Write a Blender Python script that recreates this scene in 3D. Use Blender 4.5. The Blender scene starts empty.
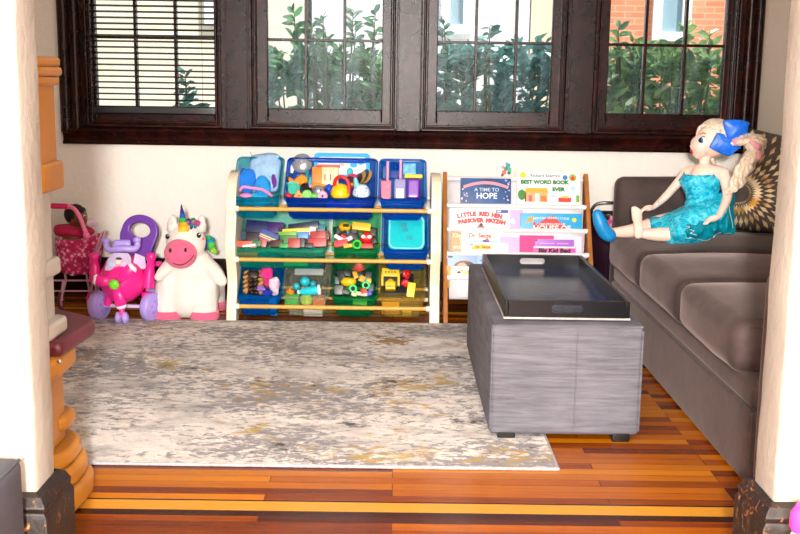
import bpy, bmesh, math, random
from math import sin, cos, pi, radians, sqrt, atan2
from mathutils import Vector as V, Matrix, noise
random.seed(7)
SC = bpy.context.scene
COL = SC.collection
# ------------------------------------------------------------------ camera geometry (also used to measure points)
F = 1075.0; PITCH = radians(10.0); ROLL = 0.0148; YAW = radians(-0.25); H = 1.0
def ray(px, py):
    u = (px-400)/F; v = (267-py)/F
    c, s = cos(ROLL), sin(ROLL); u, v = u*c-v*s, u*s+v*c
    x = u; y = cos(PITCH)+v*sin(PITCH); z = -sin(PITCH)+v*cos(PITCH)
    c, s = cos(YAW), sin(YAW)
    return V((x*c-y*s, x*s+y*c, z))
CAM = V((0, 0, H))
def P(px, py, Y):
    d = ray(px, py); return CAM+d*(Y/d.y)
def G(px, py, z=0.0):
    d = ray(px, py); return CAM+d*((z-H)/d.z)
def hit(px, py, p0, n):
    d = ray(px, py); p0 = V(p0); n = V(n)
    return CAM+d*((p0-CAM).dot(n)/d.dot(n))
# ------------------------------------------------------------------ materials
def lin(c):
    c = c/255.0
    return c/12.92 if c <= 0.04045 else ((c+0.055)/1.055)**2.4
def C(rgb, a=1.0):
    return (lin(rgb[0]), lin(rgb[1]), lin(rgb[2]), a)
_M = {}
class NT:
    def __init__(s, name):
        s.m = bpy.data.materials.new(name); s.m.use_nodes = True
        s.t = s.m.node_tree; s.t.nodes.clear()
        s.out = s.t.nodes.new('ShaderNodeOutputMaterial')
    def n(s, typ, **kw):
        nd = s.t.nodes.new('ShaderNode'+typ)
        for k, v in kw.items():
            if k.startswith('i_'):
                nd.inputs[k[2:].replace('_', ' ')].default_value = v
            else: setattr(nd, k, v)
        return nd
    def l(s, a, b): s.t.links.new(a, b)
    def coords(s, scale=(1, 1, 1), kind='Object'):
        tc = s.n('TexCoord'); mp = s.n('Mapping'); mp.inputs['Scale'].default_value = scale
        s.l(tc.outputs[kind], mp.inputs['Vector']); return mp.outputs['Vector']
    def noise(s, vec, scale, detail=4, rough=0.55, dist=0.0):
        nd = s.n('TexNoise'); nd.inputs['Scale'].default_value = scale; nd.inputs['Detail'].default_value = detail
        nd.inputs['Roughness'].default_value = rough; nd.inputs['Distortion'].default_value = dist
        s.l(vec, nd.inputs['Vector']); return nd.outputs['Fac']
    def ramp(s, fac, stops, interp='LINEAR'):
        r = s.n('ValToRGB'); e = r.color_ramp.elements; r.color_ramp.interpolation = interp
        while len(e) < len(stops): e.new(0.5)
        for k, (p, c) in enumerate(stops):
            e[k].position = p; e[k].color = c if len(c) == 4 else C(c)
        s.l(fac, r.inputs['Fac']); return r.outputs['Color']
    def mix(s, fac, a, b, blend='MIX'):
        m = s.n('Mix', data_type='RGBA', blend_type=blend)
        for sock, val in ((m.inputs[0], fac), (m.inputs[6], a), (m.inputs[7], b)):
            if isinstance(val, (int, float)): sock.default_value = val
            elif isinstance(val, tuple): sock.default_value = val if len(val) == 4 else C(val)
            else: s.l(val, sock)
        return m.outputs[2]
    def math(s, op, a, b=None):
        m = s.n('Math', operation=op)
        for k, val in enumerate((a, b)):
            if val is None: continue
            if isinstance(val, (int, float)): m.inputs[k].default_value = val
            else: s.l(val, m.inputs[k])
        return m.outputs[0]
    def bump(s, fac, strength, dist=0.01):
        b = s.n('Bump'); b.inputs['Strength'].default_value = strength; b.inputs['Distance'].default_value = dist
        s.l(fac, b.inputs['Height']); return b.outputs['Normal']
    def bsdf(s, color, rough=0.5, normal=None, **kw):
        p = s.n('BsdfPrincipled')
        if isinstance(color, tuple): p.inputs['Base Color'].default_value = color if len(color) == 4 else C(color)
        else: s.l(color, p.inputs['Base Color'])
        if isinstance(rough, (int, float)): p.inputs['Roughness'].default_value = rough
        else: s.l(rough, p.inputs['Roughness'])
        if normal is not None: s.l(normal, p.inputs['Normal'])
        for k, v in kw.items(): p.inputs[k.replace('_', ' ')].default_value = v
        return p
    def done(s, sh): s.l(sh, s.out.inputs['Surface']); return s.m
def M(name, rgb=None, rough=0.5, var=0.0, vscale=20, bump=0.0, bscale=80, **kw):
    """a plain procedural material: base colour with slight noise variation and bump"""
    if name in _M: return _M[name]
    t = NT(name); vec = t.coords()
    col = C(rgb)
    if var:
        f = t.noise(vec, vscale)
        a = tuple(max(0, c*(1-var)) for c in col[:3])+(1,); b = tuple(min(1, c*(1+var)) for c in col[:3])+(1,)
        colr = t.ramp(f, [(0.3, a), (0.7, b)])
    else: colr = col
    nrm = t.bump(t.noise(vec, bscale, 3), bump) if bump else None
    p = t.bsdf(colr, rough, nrm, **kw)
    _M[name] = t.done(p.outputs[0]); return _M[name]
def PL(rgb, rough=0.35):
    """toy plastic of a colour"""
    return M('plastic_%02x%02x%02x' % tuple(rgb), rgb, rough, var=0.06, vscale=25)
def FB(rgb, bump=0.5, bscale=180):
    return M('fabric_%02x%02x%02x' % tuple(rgb), rgb, 0.9, var=0.18, vscale=30, bump=bump, bscale=bscale)
def CLEAR(name, tint, body, fac=0.35, rough=0.2):
    """translucent coloured plastic"""
    if name in _M: return _M[name]
    t = NT(name)
    tr = t.n('BsdfTransparent'); tr.inputs['Color'].default_value = C(tint)
    p = t.bsdf(body, rough)
    lw = t.n('LayerWeight'); lw.inputs['Blend'].default_value = 0.35
    f = t.math('ADD', t.math('MULTIPLY', lw.outputs['Facing'], 0.25), fac)
    mx = t.n('MixShader'); t.l(f, mx.inputs[0]); t.l(tr.outputs[0], mx.inputs[1]); t.l(p.outputs[0], mx.inputs[2])
    _M[name] = t.done(mx.outputs[0]); return _M[name]
# ------------------------------------------------------------------ mesh helpers
def frame(z, x=None):
    z = V(z).normalized()
    x = V(x) if x is not None else (V((0, 0, 1)) if abs(z.z) < 0.9 else V((1, 0, 0)))
    x = (x-z*x.dot(z)).normalized(); y = z.cross(x)
    return Matrix((x, y, z)).transposed()
def RM(c, rot=None):
    """4x4 from centre and rotation (euler tuple in degrees or 3x3)"""
    m = Matrix.Translation(V(c))
    if rot is None: return m
    if isinstance(rot, Matrix): return m @ rot.to_4x4()
    from mathutils import Euler
    return m @ Euler([radians(a) for a in rot]).to_matrix().to_4x4()
WM = {}
class B:
    def __init__(s): s.bm = bmesh.new()
    def _face(s, vs):
        try: return s.bm.faces.new(vs)
        except ValueError: return None
    def quad(s, *pts): return s._face([s.bm.verts.new(V(p)) for p in pts])
    def box(s, c, size, rot=None):
        m = RM(c, rot); h = V(size)/2
        v = [s.bm.verts.new(m @ V((h.x*a, h.y*b, h.z*d))) for a in (-1, 1) for b in (-1, 1) for d in (-1, 1)]
        for f in ((0, 1, 3, 2), (4, 6, 7, 5), (0, 4, 5, 1), (2, 3, 7, 6), (0, 2, 6, 4), (1, 5, 7, 3)): s._face([v[i] for i in f])
        return s
    def bx(s, a, b):
        a = V(a); b = V(b); return s.box((a+b)/2, [abs(x) for x in (b-a)])
    def rbox(s, c, size, r=0.02, rot=None, n=6, crown=(0, 0, 0)):
        """box with rounded edges, optional puffed faces"""
        m = RM(c, rot); h = V(size)/2; r = min(r, *[x*0.999 for x in h])
        t = [-1+2*k/n for k in range(n+1)]
        # cluster samples near the edges so the rounding is resolved
        def axis(hh):
            q = (0.0, 0.3, 0.7, 1.0); inner = hh-r
            lo = [-hh+r*a for a in q]; hi = [hh-r*a for a in reversed(q)]
            mid = [-inner+2*inner*k/n for k in range(1, n)] if inner > 1e-6 else []
            return lo+mid+hi
        ax = [axis(x) for x in h]; cache = {}
        def vert(p):
            key = tuple(round(x, 6) for x in p)
            if key in cache: return cache[key]
            q = V([max(-(h[i]-r), min(h[i]-r, p[i])) for i in range(3)]); d = V(p)-q
            if d.length > 1e-9: q = q+d.normalized()*r
            f = [1-(p[i]/h[i])**2 for i in range(3)]
            sg = [p[i]/h[i] for i in range(3)]
            q = q+V((crown[0]*sg[0]*f[1]*f[2], crown[1]*sg[1]*f[0]*f[2], crown[2]*sg[2]*f[0]*f[1]))
            cache[key] = s.bm.verts.new(m @ q); return cache[key]
        for d in range(3):
            e, g = (d+1) % 3, (d+2) % 3
            for sg in (-1, 1):
                for i in range(len(ax[e])-1):
                    for j in range(len(ax[g])-1):
                        pts = []
                        for (a, b) in ((i, j), (i+1, j), (i+1, j+1), (i, j+1)):
                            p = [0, 0, 0]; p[d] = sg*h[d]; p[e] = ax[e][a]; p[g] = ax[g][b]; pts.append(vert(p))
                        if sg < 0: pts.reverse()
                        if len(set(pts)) == 4: s._face(pts)
                        else:
                            u = list(dict.fromkeys(pts))
                            if len(u) > 2: s._face(u)
        return s
    def ball(s, c, r, n=16, rot=None, k=None):
        r = (r, r, r) if isinstance(r, (int, float)) else r
        m = RM(c, rot) @ Matrix.Diagonal((r[0], r[1], r[2], 1))
        bmesh.ops.create_uvsphere(s.bm, u_segments=n, v_segments=max(6, n*2//3), radius=1, matrix=m); return s
    def cyl(s, p0, p1, r0, r1=None, n=16):
        return s.tube([p0, p1], [r0, r0 if r1 is None else r1], n)
    def tube(s, pts, r, n=10, closed=False, flat=1.0, up=None):
        pts = [V(p) for p in pts]; N = len(pts)
        r = [r]*N if isinstance(r, (int, float)) else r
        rings = []; prev = V(up) if up is not None else None
        for i, p in enumerate(pts):
            a = pts[(i-1) % N] if (closed or i) else p
            b = pts[(i+1) % N] if (closed or i < N-1) else p
            t = (b-a)
            if t.length < 1e-9: t = V((0, 0, 1))
            t.normalize()
            if prev is None: prev = V((0, 0, 1)) if abs(t.z) < 0.9 else V((1, 0, 0))
            x = prev-t*prev.dot(t)
            if x.length < 1e-6: x = V((1, 0, 0))-t*t.x
            x.normalize(); prev = x; y = t.cross(x)
            rings.append([s.bm.verts.new(p+(x*cos(2*pi*k/n)*flat+y*sin(2*pi*k/n))*r[i]) for k in range(n)])
        for i in range(N if closed else N-1):
            a, b = rings[i], rings[(i+1) % N]
            for k in range(n): s._face([a[k], a[(k+1) % n], b[(k+1) % n], b[k]])
        if not closed:
            s._face(list(reversed(rings[0]))); s._face(rings[-1])
        return s
    def lathe(s, prof, c, axis=(0, 0, 1), n=24, xs=1.0):
        fr = frame(axis); c = V(c); rings = []
        for (r, z) in prof:
            if r < 1e-6: rings.append([s.bm.verts.new(c+fr @ V((0, 0, z)))])
            else: rings.append([s.bm.verts.new(c+fr @ V((r*cos(2*pi*k/n), r*sin(2*pi*k/n)*xs, z))) for k in range(n)])
        for a, b in zip(rings, rings[1:]):
            for k in range(n):
                q = [a[k % len(a)], a[(k+1) % n % len(a)], b[(k+1) % n % len(b)], b[k % len(b)]]
                q = list(dict.fromkeys(q))
                if len(q) > 2: s._face(q)
        if len(rings[0]) > 1: s._face(list(reversed(rings[0])))
        if len(rings[-1]) > 1: s._face(rings[-1])
        return s
    def prism(s, poly, th, m):
        """2D outline (local xy) extruded by th along local z, placed by the 4x4 m"""
        a = [s.bm.verts.new(m @ V((p[0], p[1], 0))) for p in poly]; b = [s.bm.verts.new(m @ V((p[0], p[1], th))) for p in poly]
        s._face(list(reversed(a))); s._face(b); N = len(poly)
        for i in range(N): s._face([a[i], a[(i+1) % N], b[(i+1) % N], b[i]])
        return s
    def grid(s, fn, nu, nv, closed_u=False, closed_v=False):
        vs = [[s.bm.verts.new(V(fn(i/nu, j/nv))) for j in range(nv+(0 if closed_v else 1))] for i in range(nu+(0 if closed_u else 1))]
        for i in range(nu):
            for j in range(nv):
                s._face([vs[i][j], vs[(i+1) % len(vs)][j], vs[(i+1) % len(vs)][(j+1) % len(vs[0])], vs[i][(j+1) % len(vs[0])]])
        return s
    def crumple(s, amt, scale, seed=0):
        for v in s.bm.verts:
            q = v.co*scale+V((seed*3.1, seed*1.7, 0)); v.co = v.co+V(noise.noise_vector(q))*amt
        return s
    def mesh(s, name, recalc=True):
        if recalc: bmesh.ops.recalc_face_normals(s.bm, faces=s.bm.faces)
        me = bpy.data.meshes.new(name); s.bm.to_mesh(me); s.bm.free(); return me
    def make(s, name, mat, parent=None, bevel=0, sub=0, solid=0, smooth=40, bseg=2, label=None, remesh=0, local=False, smooth_it=0, recalc=True):
        me = s.mesh(name, recalc)
        return place(me, name, mat, parent, bevel, sub, solid, smooth, bseg, label, remesh, local, smooth_it)
def place(me, name, mat, parent=None, bevel=0, sub=0, solid=0, smooth=40, bseg=2, label=None, remesh=0, local=False, smooth_it=0):
    o = bpy.data.objects.new(name, me); COL.objects.link(o)
    if remesh:
        md = o.modifiers.new('remesh', 'REMESH'); md.mode = 'VOXEL'; md.voxel_size = remesh; md.use_smooth_shade = True
        if smooth_it:
            sm = o.modifiers.new('smooth', 'SMOOTH'); sm.iterations = smooth_it; sm.factor = 0.5
        dg = bpy.context.evaluated_depsgraph_get()
        m2 = bpy.data.meshes.new_from_object(o.evaluated_get(dg)); o.modifiers.clear(); o.data = m2
        bpy.data.meshes.remove(me); me = m2; me.name = name
    mats = mat if isinstance(mat, (list, tuple)) else [mat]
    me.materials.clear()
    for m in mats: me.materials.append(m)
    if parent is not None:
        o.parent = parent
        if not local: me.transform(WM[parent].inverted())
        WM[o] = WM[parent]
    else:
        if me.vertices and not local:
            xs = [v.co for v in me.vertices]
            lo = V([min(v[i] for v in xs) for i in range(3)]); hi = V([max(v[i] for v in xs) for i in range(3)])
            b = V(((lo.x+hi.x)/2, (lo.y+hi.y)/2, lo.z)); me.transform(Matrix.Translation(-b)); o.location = b
        WM[o] = Matrix.Translation(o.location)
    if smooth:
        me.shade_smooth()
        if smooth < 180: me.set_sharp_from_angle(angle=radians(smooth))
    if solid:
        md = o.modifiers.new('solid', 'SOLIDIFY'); md.thickness = solid; md.offset = -1
    if bevel:
        md = o.modifiers.new('bevel', 'BEVEL'); md.width = bevel; md.segments = bseg; md.limit_method = 'ANGLE'; md.angle_limit = radians(35)
    if sub:
        md = o.modifiers.new('sub', 'SUBSURF'); md.levels = sub; md.render_levels = sub
    if label: o['label'] = label
    return o
def tag(o, label, cat, group=None):
    o['label'] = label; o['category'] = cat
    if group: o['group'] = group
    return o
def struct(o): o['kind'] = 'structure'; return o
def thing(name, label, cat, loc=(0, 0, 0), group=None, rot=None):
    o = bpy.data.objects.new(name, None); COL.objects.link(o); o.empty_display_size = 0.05
    m = RM(loc, rot); o.matrix_world = m; WM[o] = m
    return tag(o, label, cat, group)
def curve_plate(polys, th, m, bevel=0.0):
    """flat plate from outlines (later ones cut holes), thickness th along local z, placed by m; returns a mesh"""
    cu = bpy.data.curves.new('c', 'CURVE'); cu.dimensions = '2D'; cu.fill_mode = 'BOTH'; cu.extrude = th/2; cu.bevel_depth = bevel
    for pl in polys:
        sp = cu.splines.new('POLY'); sp.points.add(len(pl)-1); sp.use_cyclic_u = True
        for k, p in enumerate(pl): sp.points[k].co = (p[0], p[1], 0, 1)
    o = bpy.data.objects.new('c', cu); COL.objects.link(o)
    dg = bpy.context.evaluated_depsgraph_get(); me = bpy.data.meshes.new_from_object(o.evaluated_get(dg))
    bpy.data.objects.remove(o); bpy.data.curves.remove(cu)
    me.transform(m); return me
def text_mesh(body, size, m, align='CENTER', extrude=0.0004, bold=0.0):
    cu = bpy.data.curves.new('t', 'FONT'); cu.body = body; cu.size = size; cu.align_x = align; cu.align_y = 'CENTER'
    cu.extrude = extrude; cu.offset = bold; cu.resolution_u = 3; cu.space_line = 0.85
    o = bpy.data.objects.new('t', cu); COL.objects.link(o)
    dg = bpy.context.evaluated_depsgraph_get(); me = bpy.data.meshes.new_from_object(o.evaluated_get(dg))
    bpy.data.objects.remove(o); bpy.data.curves.remove(cu)
    me.transform(m); return me
def roundrect(w, h, r, n=5, cx=0, cy=0):
    pts = []
    for (sx, sy, a0) in ((1, 1, 0), (-1, 1, 90), (-1, -1, 180), (1, -1, 270)):
        for k in range(n+1):
            a = radians(a0+90*k/n); pts.append((cx+sx*(w/2-r)+r*cos(a), cy+sy*(h/2-r)+r*sin(a)))
    return pts
def circ(r, n=20, cx=0, cy=0, ry=None): return [(cx+r*cos(2*pi*k/n), cy+(ry or r)*sin(2*pi*k/n)) for k in range(n)]
def bez(pts, n=8):
    """smooth Catmull-Rom through points"""
    pts = [V(p) for p in pts]; out = []
    for i in range(len(pts)-1):
        p0 = pts[max(i-1, 0)]; p1 = pts[i]; p2 = pts[i+1]; p3 = pts[min(i+2, len(pts)-1)]
        for k in range(n):
            t = k/n; out.append(0.5*((2*p1)+(p2-p0)*t+(2*p0-5*p1+4*p2-p3)*t*t+(3*p1-p0-3*p2+p3)*t**3))
    out.append(pts[-1]); return out
# ================================================================== setting
WY = 4.86      # interior face of the window wall
def mat_wall(name, rgb):
    t = NT(name); vec = t.coords()
    f = t.noise(vec, 3.0, 5); c = t.ramp(f, [(0.3, tuple(x*0.96 for x in C(rgb)[:3])+(1,)), (0.7, C(rgb))])
    n = t.bump(t.noise(vec, 45, 4, 0.6), 0.35, 0.01)
    return t.done(t.bsdf(c, 0.75, n).outputs[0])
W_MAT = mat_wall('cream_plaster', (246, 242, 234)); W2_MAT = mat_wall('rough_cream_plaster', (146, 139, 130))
def mat_wood_dark():
    t = NT('dark_varnished_wood'); vec = t.coords((3, 3, 3))
    f = t.noise(vec, 4, 6, 0.65, 0.6); g = t.noise(t.coords((40, 40, 2.0)), 3, 4)
    c = t.mix(t.math('MULTIPLY', g, 0.5), t.ramp(f, [(0.35, (19, 7, 6)), (0.58, (46, 15, 10)), (0.78, (88, 30, 15))]), (30, 12, 9))
    n = t.bump(t.noise(t.coords(), 240, 3, 0.6), 0.22, 0.003)
    return t.done(t.bsdf(c, 0.27, n, Specular_IOR_Level=0.24).outputs[0])
DW = mat_wood_dark()
def mat_worn_wood():
    t = NT('worn_dark_baseboard'); vec = t.coords()
    f = t.noise(vec, 60, 6, 0.7, 0.8); big = t.noise(vec, 9, 3)
    k = t.math('ADD', f, t.math('MULTIPLY', big, 0.35))
    c = t.ramp(k, [(0.5, (15, 7, 5)), (0.79, (26, 11, 7)), (0.82, (110, 66, 26)), (0.9, (176, 124, 64))])
    return t.done(t.bsdf(c, 0.5, t.bump(f, 0.4, 0.004)).outputs[0])
WORN = mat_worn_wood()
def mat_floor():
    t = NT('strip_oak_floor'); tc = t.n('TexCoord'); sep = t.n('SeparateXYZ'); t.l(tc.outputs['Object'], sep.inputs[0])
    vec = t.coords()
    br = t.n('TexBrick'); br.offset = 0.37; br.offset_frequency = 3; br.squash = 1.0
    br.inputs['Color1'].default_value = (0, 0, 0, 1); br.inputs['Color2'].default_value = (1, 1, 1, 1); br.inputs['Mortar'].default_value = (0.5, 0.5, 0.5, 1)
    br.inputs['Scale'].default_value = 1.0; br.inputs['Mortar Size'].default_value = 0.0009; br.inputs['Mortar Smooth'].default_value = 0.0
    br.inputs['Brick Width'].default_value = 0.83; br.inputs['Row Height'].default_value = 0.0405
    t.l(vec, br.inputs['Vector'])
    grain = t.noise(t.coords((5, 90, 5)), 3, 5, 0.6, 0.3); grain2 = t.noise(t.coords((1.5, 26, 1)), 2, 4)
    k = t.math('ADD', t.math('MULTIPLY', br.outputs['Color'], 0.55), t.math('ADD', t.math('MULTIPLY', grain, 0.28), t.math('MULTIPLY', grain2, 0.25)))
    c = t.ramp(k, [(0.24, (60, 19, 1)), (0.42, (112, 46, 2)), (0.6, (152, 76, 3)), (0.82, (186, 112, 10))])
    c = t.mix(t.math('MULTIPLY', br.outputs['Fac'], 0.7), c, (52, 18, 6))
    Y = sep.outputs['Y']
    def band(a, b): return t.math('MULTIPLY', t.math('GREATER_THAN', Y, a), t.math('LESS_THAN', Y, b))
    yel = t.mix(grain, (184, 120, 26), (206, 148, 48)); drk = t.mix(grain, (30, 9, 3), (66, 20, 5))
    for (a, b, cc) in ((2.372, 2.428, yel), (2.340, 2.372, drk), (2.428, 2.436, drk), (4.515, 4.565, yel), (4.565, 4.585, drk), (4.505, 4.515, drk)):
        c = t.mix(band(a, b), c, cc)
    n = t.bump(t.math('ADD', grain, t.math('MULTIPLY', br.outputs['Fac'], -1.5)), 0.12, 0.004)
    return t.done(t.bsdf(c, 0.26, n, Specular_IOR_Level=0.35).outputs[0])
o = B().bx((-2.6, -3.0, -0.08), (2.6, WY, 0)).make('floor', mat_floor(), smooth=0, local=True); struct(o)
BACK_TOP = 2.45
WX0, WX1, WZ0, WZ1 = P(64, 100, WY).x, P(755, 100, WY).x, 0.70, 2.25
b = B()
b.bx((-1.95, WY, 0), (1.95, WY+0.16, WZ0)); b.bx((-1.95, WY, WZ0), (WX0+0.03, WY+0.16, WZ1)); b.bx((WX1-0.03, WY, WZ0), (1.95, WY+0.16, WZ1))
b.bx((-1.95, WY, WZ1), (1.95, WY+0.16, BACK_TOP)); struct(b.make('wall_back', W_MAT, smooth=0))
struct(B().bx((-2.05, 1.97, 0), (-1.95, WY+0.16, BACK_TOP)).make('wall_left', W_MAT, smooth=0))
struct(B().bx((1.95, 1.97, 0), (2.05, WY+0.16, BACK_TOP)).make('wall_right', W_MAT, smooth=0))
struct(B().bx((-2.7, -3.0, BACK_TOP), (2.7, WY+0.16, BACK_TOP+0.1)).make('ceiling', W_MAT, smooth=0))
struct(B().bx((-2.7, -3.1, 0), (2.7, -3.0, BACK_TOP)).make('wall_living_back', W_MAT, smooth=0))
for nm, x in (('wall_living_left', -2.65), ('wall_living_right', 2.65)): struct(B().bx((x-0.05, -3.0, 0), (x+0.05, 1.85, BACK_TOP)).make(nm, W_MAT, smooth=0))
# the two wall stubs either side of the opening and the header over it
for nm, x0, x1 in (('wall_front_left', -2.6, -0.645), ('wall_front_right', 0.694, 2.6)):
    bb = B(); N = 40
    e = x1 if x0 < -1 else x0; sg = 1 if x0 < -1 else -1
    far = x0 if x0 < -1 else x1
    def jam(u, v, e=e, sg=sg, far=far):
        z = v*BACK_TOP
        path = [(far, 1.85), (e-sg*0.012, 1.85), (e-sg*0.003, 1.853), (e, 1.862), (e, 1.955), (e-sg*0.004, 1.966), (e-sg*0.015, 1.97), (far, 1.97)]
        i = min(int(round(u*7)), 7); x, y = path[i]
        if 0 < i < 7: x += 0.0035*noise.noise((z*9, i*0.4, e)); y += 0.003*noise.noise((z*11, i*0.3, 5+e))
        return (x, y, z)
    bb.grid(jam, 7, 60)
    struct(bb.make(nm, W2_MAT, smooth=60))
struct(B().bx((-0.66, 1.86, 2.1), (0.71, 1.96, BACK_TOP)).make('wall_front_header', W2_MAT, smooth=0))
for nm, e, far, sg in (('baseboard_front_left', -0.645, -2.6, 1), ('baseboard_front_right', 0.694, 2.6, -1)):
    bb = B()
    prof = [(0.0, 0), (0.024, 0), (0.024, 0.205), (0.019, 0.215), (0.021, 0.226), (0.012, 0.243), (0.0, 0.25)]
    path = [((far, 1.85), (0, -1)), ((e, 1.85), (sg, -1)), ((e, 1.97), (sg, 1)), ((far, 1.97), (0, 1))]
    def bs(u, v, path=path, prof=prof):
        p, d = path[min(int(round(u*3)), 3)]; o_, z = prof[min(int(round(v*6)), 6)]
        return (p[0]+d[0]*o_, p[1]+d[1]*o_, z)
    bb.grid(bs, 3, 6); struct(bb.make(nm, WORN, smooth=30, bevel=0.002))
bb = B().bx((-1.95, WY-0.018, 0), (1.95, WY, 0.155)); bb.box((0, WY-0.012, 0.163), (3.9, 0.024, 0.018)); bb.box((0, WY-0.024, 0.01), (3.9, 0.016, 0.02))
struct(bb.make('baseboard_back', DW, smooth=0, bevel=0.003))
# ------------------------------------------------------------------ windows
def wx(px): return P(px, 100, WY).x
sill = B()
prof = [(0.0, 0.686), (0.028, 0.686), (0.034, 0.694), (0.03, 0.703), (0.024, 0.708), (0.026, 0.727), (0.038, 0.737), (0.042, 0.747), (0.036, 0.757), (0.02, 0.765), (0.0, 0.765)]
XL, XR = wx(64.5)-0.005, wx(754.5)+0.005
sill.grid(lambda u, v: (XL+(XR-XL)*u, WY-prof[int(round(v*10))][0], prof[int(round(v*10))][1]), 1, 10)
for x in (XL, XR): sill._face([sill.bm.verts.new((x, WY-a, z)) for a, z in prof])
struct(sill.make('trim_1', DW, smooth=50))
def casing(nm, x0, x1, outer):
    """moulded outer side casing: profile across x"""
    bb = B(); W = x1-x0
    prof = [(0, 0), (0, 0.03), (0.1, 0.04), (0.22, 0.043), (0.34, 0.036), (0.4, 0.026), (0.46, 0.034), (0.62, 0.038), (0.74, 0.03), (0.8, 0.018), (1.0, 0.018), (1.0, 0)]
    n = len(prof)-1
    def f(u, v):
        a, d = prof[int(round(u*n))]; x = x0+a*W if outer < 0 else x1-a*W
        return (x, WY-d, 0.74+v*1.55)
    bb.grid(f, n, 1); struct(bb.make(nm, DW, smooth=50))
casing('trim_2', wx(62), wx(88), -1); casing('trim_3', wx(735), wx(757), 1)
for k, (a, c) in enumerate(((227, 248), (398, 420), (568, 592))):
    bb = B().bx((wx(a), WY-0.016, 0.75), (wx(c), WY, 2.25)); struct(bb.make('trim_%d' % (k+4), DW, smooth=0, bevel=0.002))
bb = B().bx((XL, WY-0.02, 2.2), (XR, WY, 2.32)); struct(bb.make('trim_7', DW, smooth=0, bevel=0.004))
def mat_glass(name, film, tint=(250, 252, 252)):
    t = NT(name); vec = t.coords((14, 1, 1.6)); tr = t.n('BsdfTransparent'); tr.inputs[0].default_value = C(tint)
    gl = t.n('BsdfGlossy'); gl.inputs['Roughness'].default_value = 0.02
    fr = t.n('Fresnel'); fr.inputs[0].default_value = 1.45
    mx = t.n('MixShader'); t.l(t.math('MULTIPLY', fr.outputs[0], 0.22), mx.inputs[0]); t.l(tr.outputs[0], mx.inputs[1]); t.l(gl.outputs[0], mx.inputs[2])
    df = t.n('BsdfDiffuse'); df.inputs[0].default_value = C((196, 226, 240))
    f = t.ramp(t.noise(vec, 2.2, 5, 0.7, 0.5), [(0.35, (0, 0, 0, 1)), (0.75, (film, film, film, 1))])
    m2 = t.n('MixShader'); t.l(f, m2.inputs[0]); t.l(mx.outputs[0], m2.inputs[1]); t.l(df.outputs[0], m2.inputs[2])
    return t.done(m2.outputs[0])
GL = [mat_glass('window_glass_%s' % n, f) for n, f in (('clean', 0.02), ('streaked', 0.2), ('hazy', 0.1), ('dusty', 0.07))]
WIN = [(222.5, 87, 96, 214, (135.5, 175.5), 38), (397, 250, 267.5, 381.5, (305.5, 344), 40), (566.5, 420.5, 437, 550.5, (475, 515), 43.5), (735.5, 592, 607.5, 722.5, (644, 683.6), 44.4)]
ZG, ZM = 0.855, 1.158     # glass bottom, glazing-bar height
for k, (r_out, l_out, gl_, gr_, vs, hm) in enumerate(WIN):
    e = thing('window_%d' % (k+1), 'x', 'x', (wx((l_out+r_out)/2), WY, 0.75)); struct(e); del e['label']; del e['category']
    x0, x1, g0, g1 = wx(l_out), wx(r_out), wx(gl_), wx(gr_)
    fr_ = B()                                    # stepped frame moulding round the sash
    for (a, c, d) in ((0.0, 0.012, -0.026), (0.012, 0.02, -0.012), (0.02, 0.03, -0.02)):
        fr_.bx((x0+a, WY+d, 0.765), (x0+c, WY+0.06, 2.2)); fr_.bx((x1-c, WY+d, 0.765), (x1-a, WY+0.06, 2.2)); fr_.bx((x0+a, WY+d, 0.765+a*0.9), (x1-a, WY+0.06, 0.765+c*0.9))
    fr_.make('window_frame', DW, e, smooth=0, bevel=0.003)
    s = B(); yy0, yy1 = WY+0.018, WY+0.058       # sash
    s.bx((x0+0.028, yy0, 0.79), (g0, yy1, 2.2)); s.bx((g1, yy0, 0.79), (x1-0.028, yy1, 2.2)); s.bx((g0, yy0, 0.79), (g1, yy1, ZG)); s.bx((g0, yy0, 2.12), (g1, yy1, 2.2))
    so = s.make('sash', DW, e, smooth=0, bevel=0.004)
    mb = B()
    for zz in (ZM, ZM+0.31, ZM+0.62):
        mb.bx((g0, yy0+0.005, zz-0.006), (g1, yy1-0.003, zz+0.006))
    for v in vs: mb.bx((wx(v)-0.0065, yy0+0.004, ZG), (wx(v)+0.0065, yy1-0.002, 2.12))
    mb.make('glazing_bars', DW, so, smooth=0, bevel=0.002)
    B().bx((g0-0.005, WY+0.041, ZG-0.005), (g1+0.005, WY+0.044, 2.125)).make('pane', GL[k], so, smooth=0)
# the reveal behind the frames closes the wall round each sash
rv = B()
for (a, c) in ((60, 88), (221, 252), (395, 422), (564, 594), (734, 760)): rv.bx((wx(a), WY+0.0, 0.7), (wx(c), WY+0.15, 2.25))
rv.bx((WX0, WY+0.002, 0.695), (WX1, WY+0.2, 0.8)); struct(rv.make('trim_8', DW, smooth=0))
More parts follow.
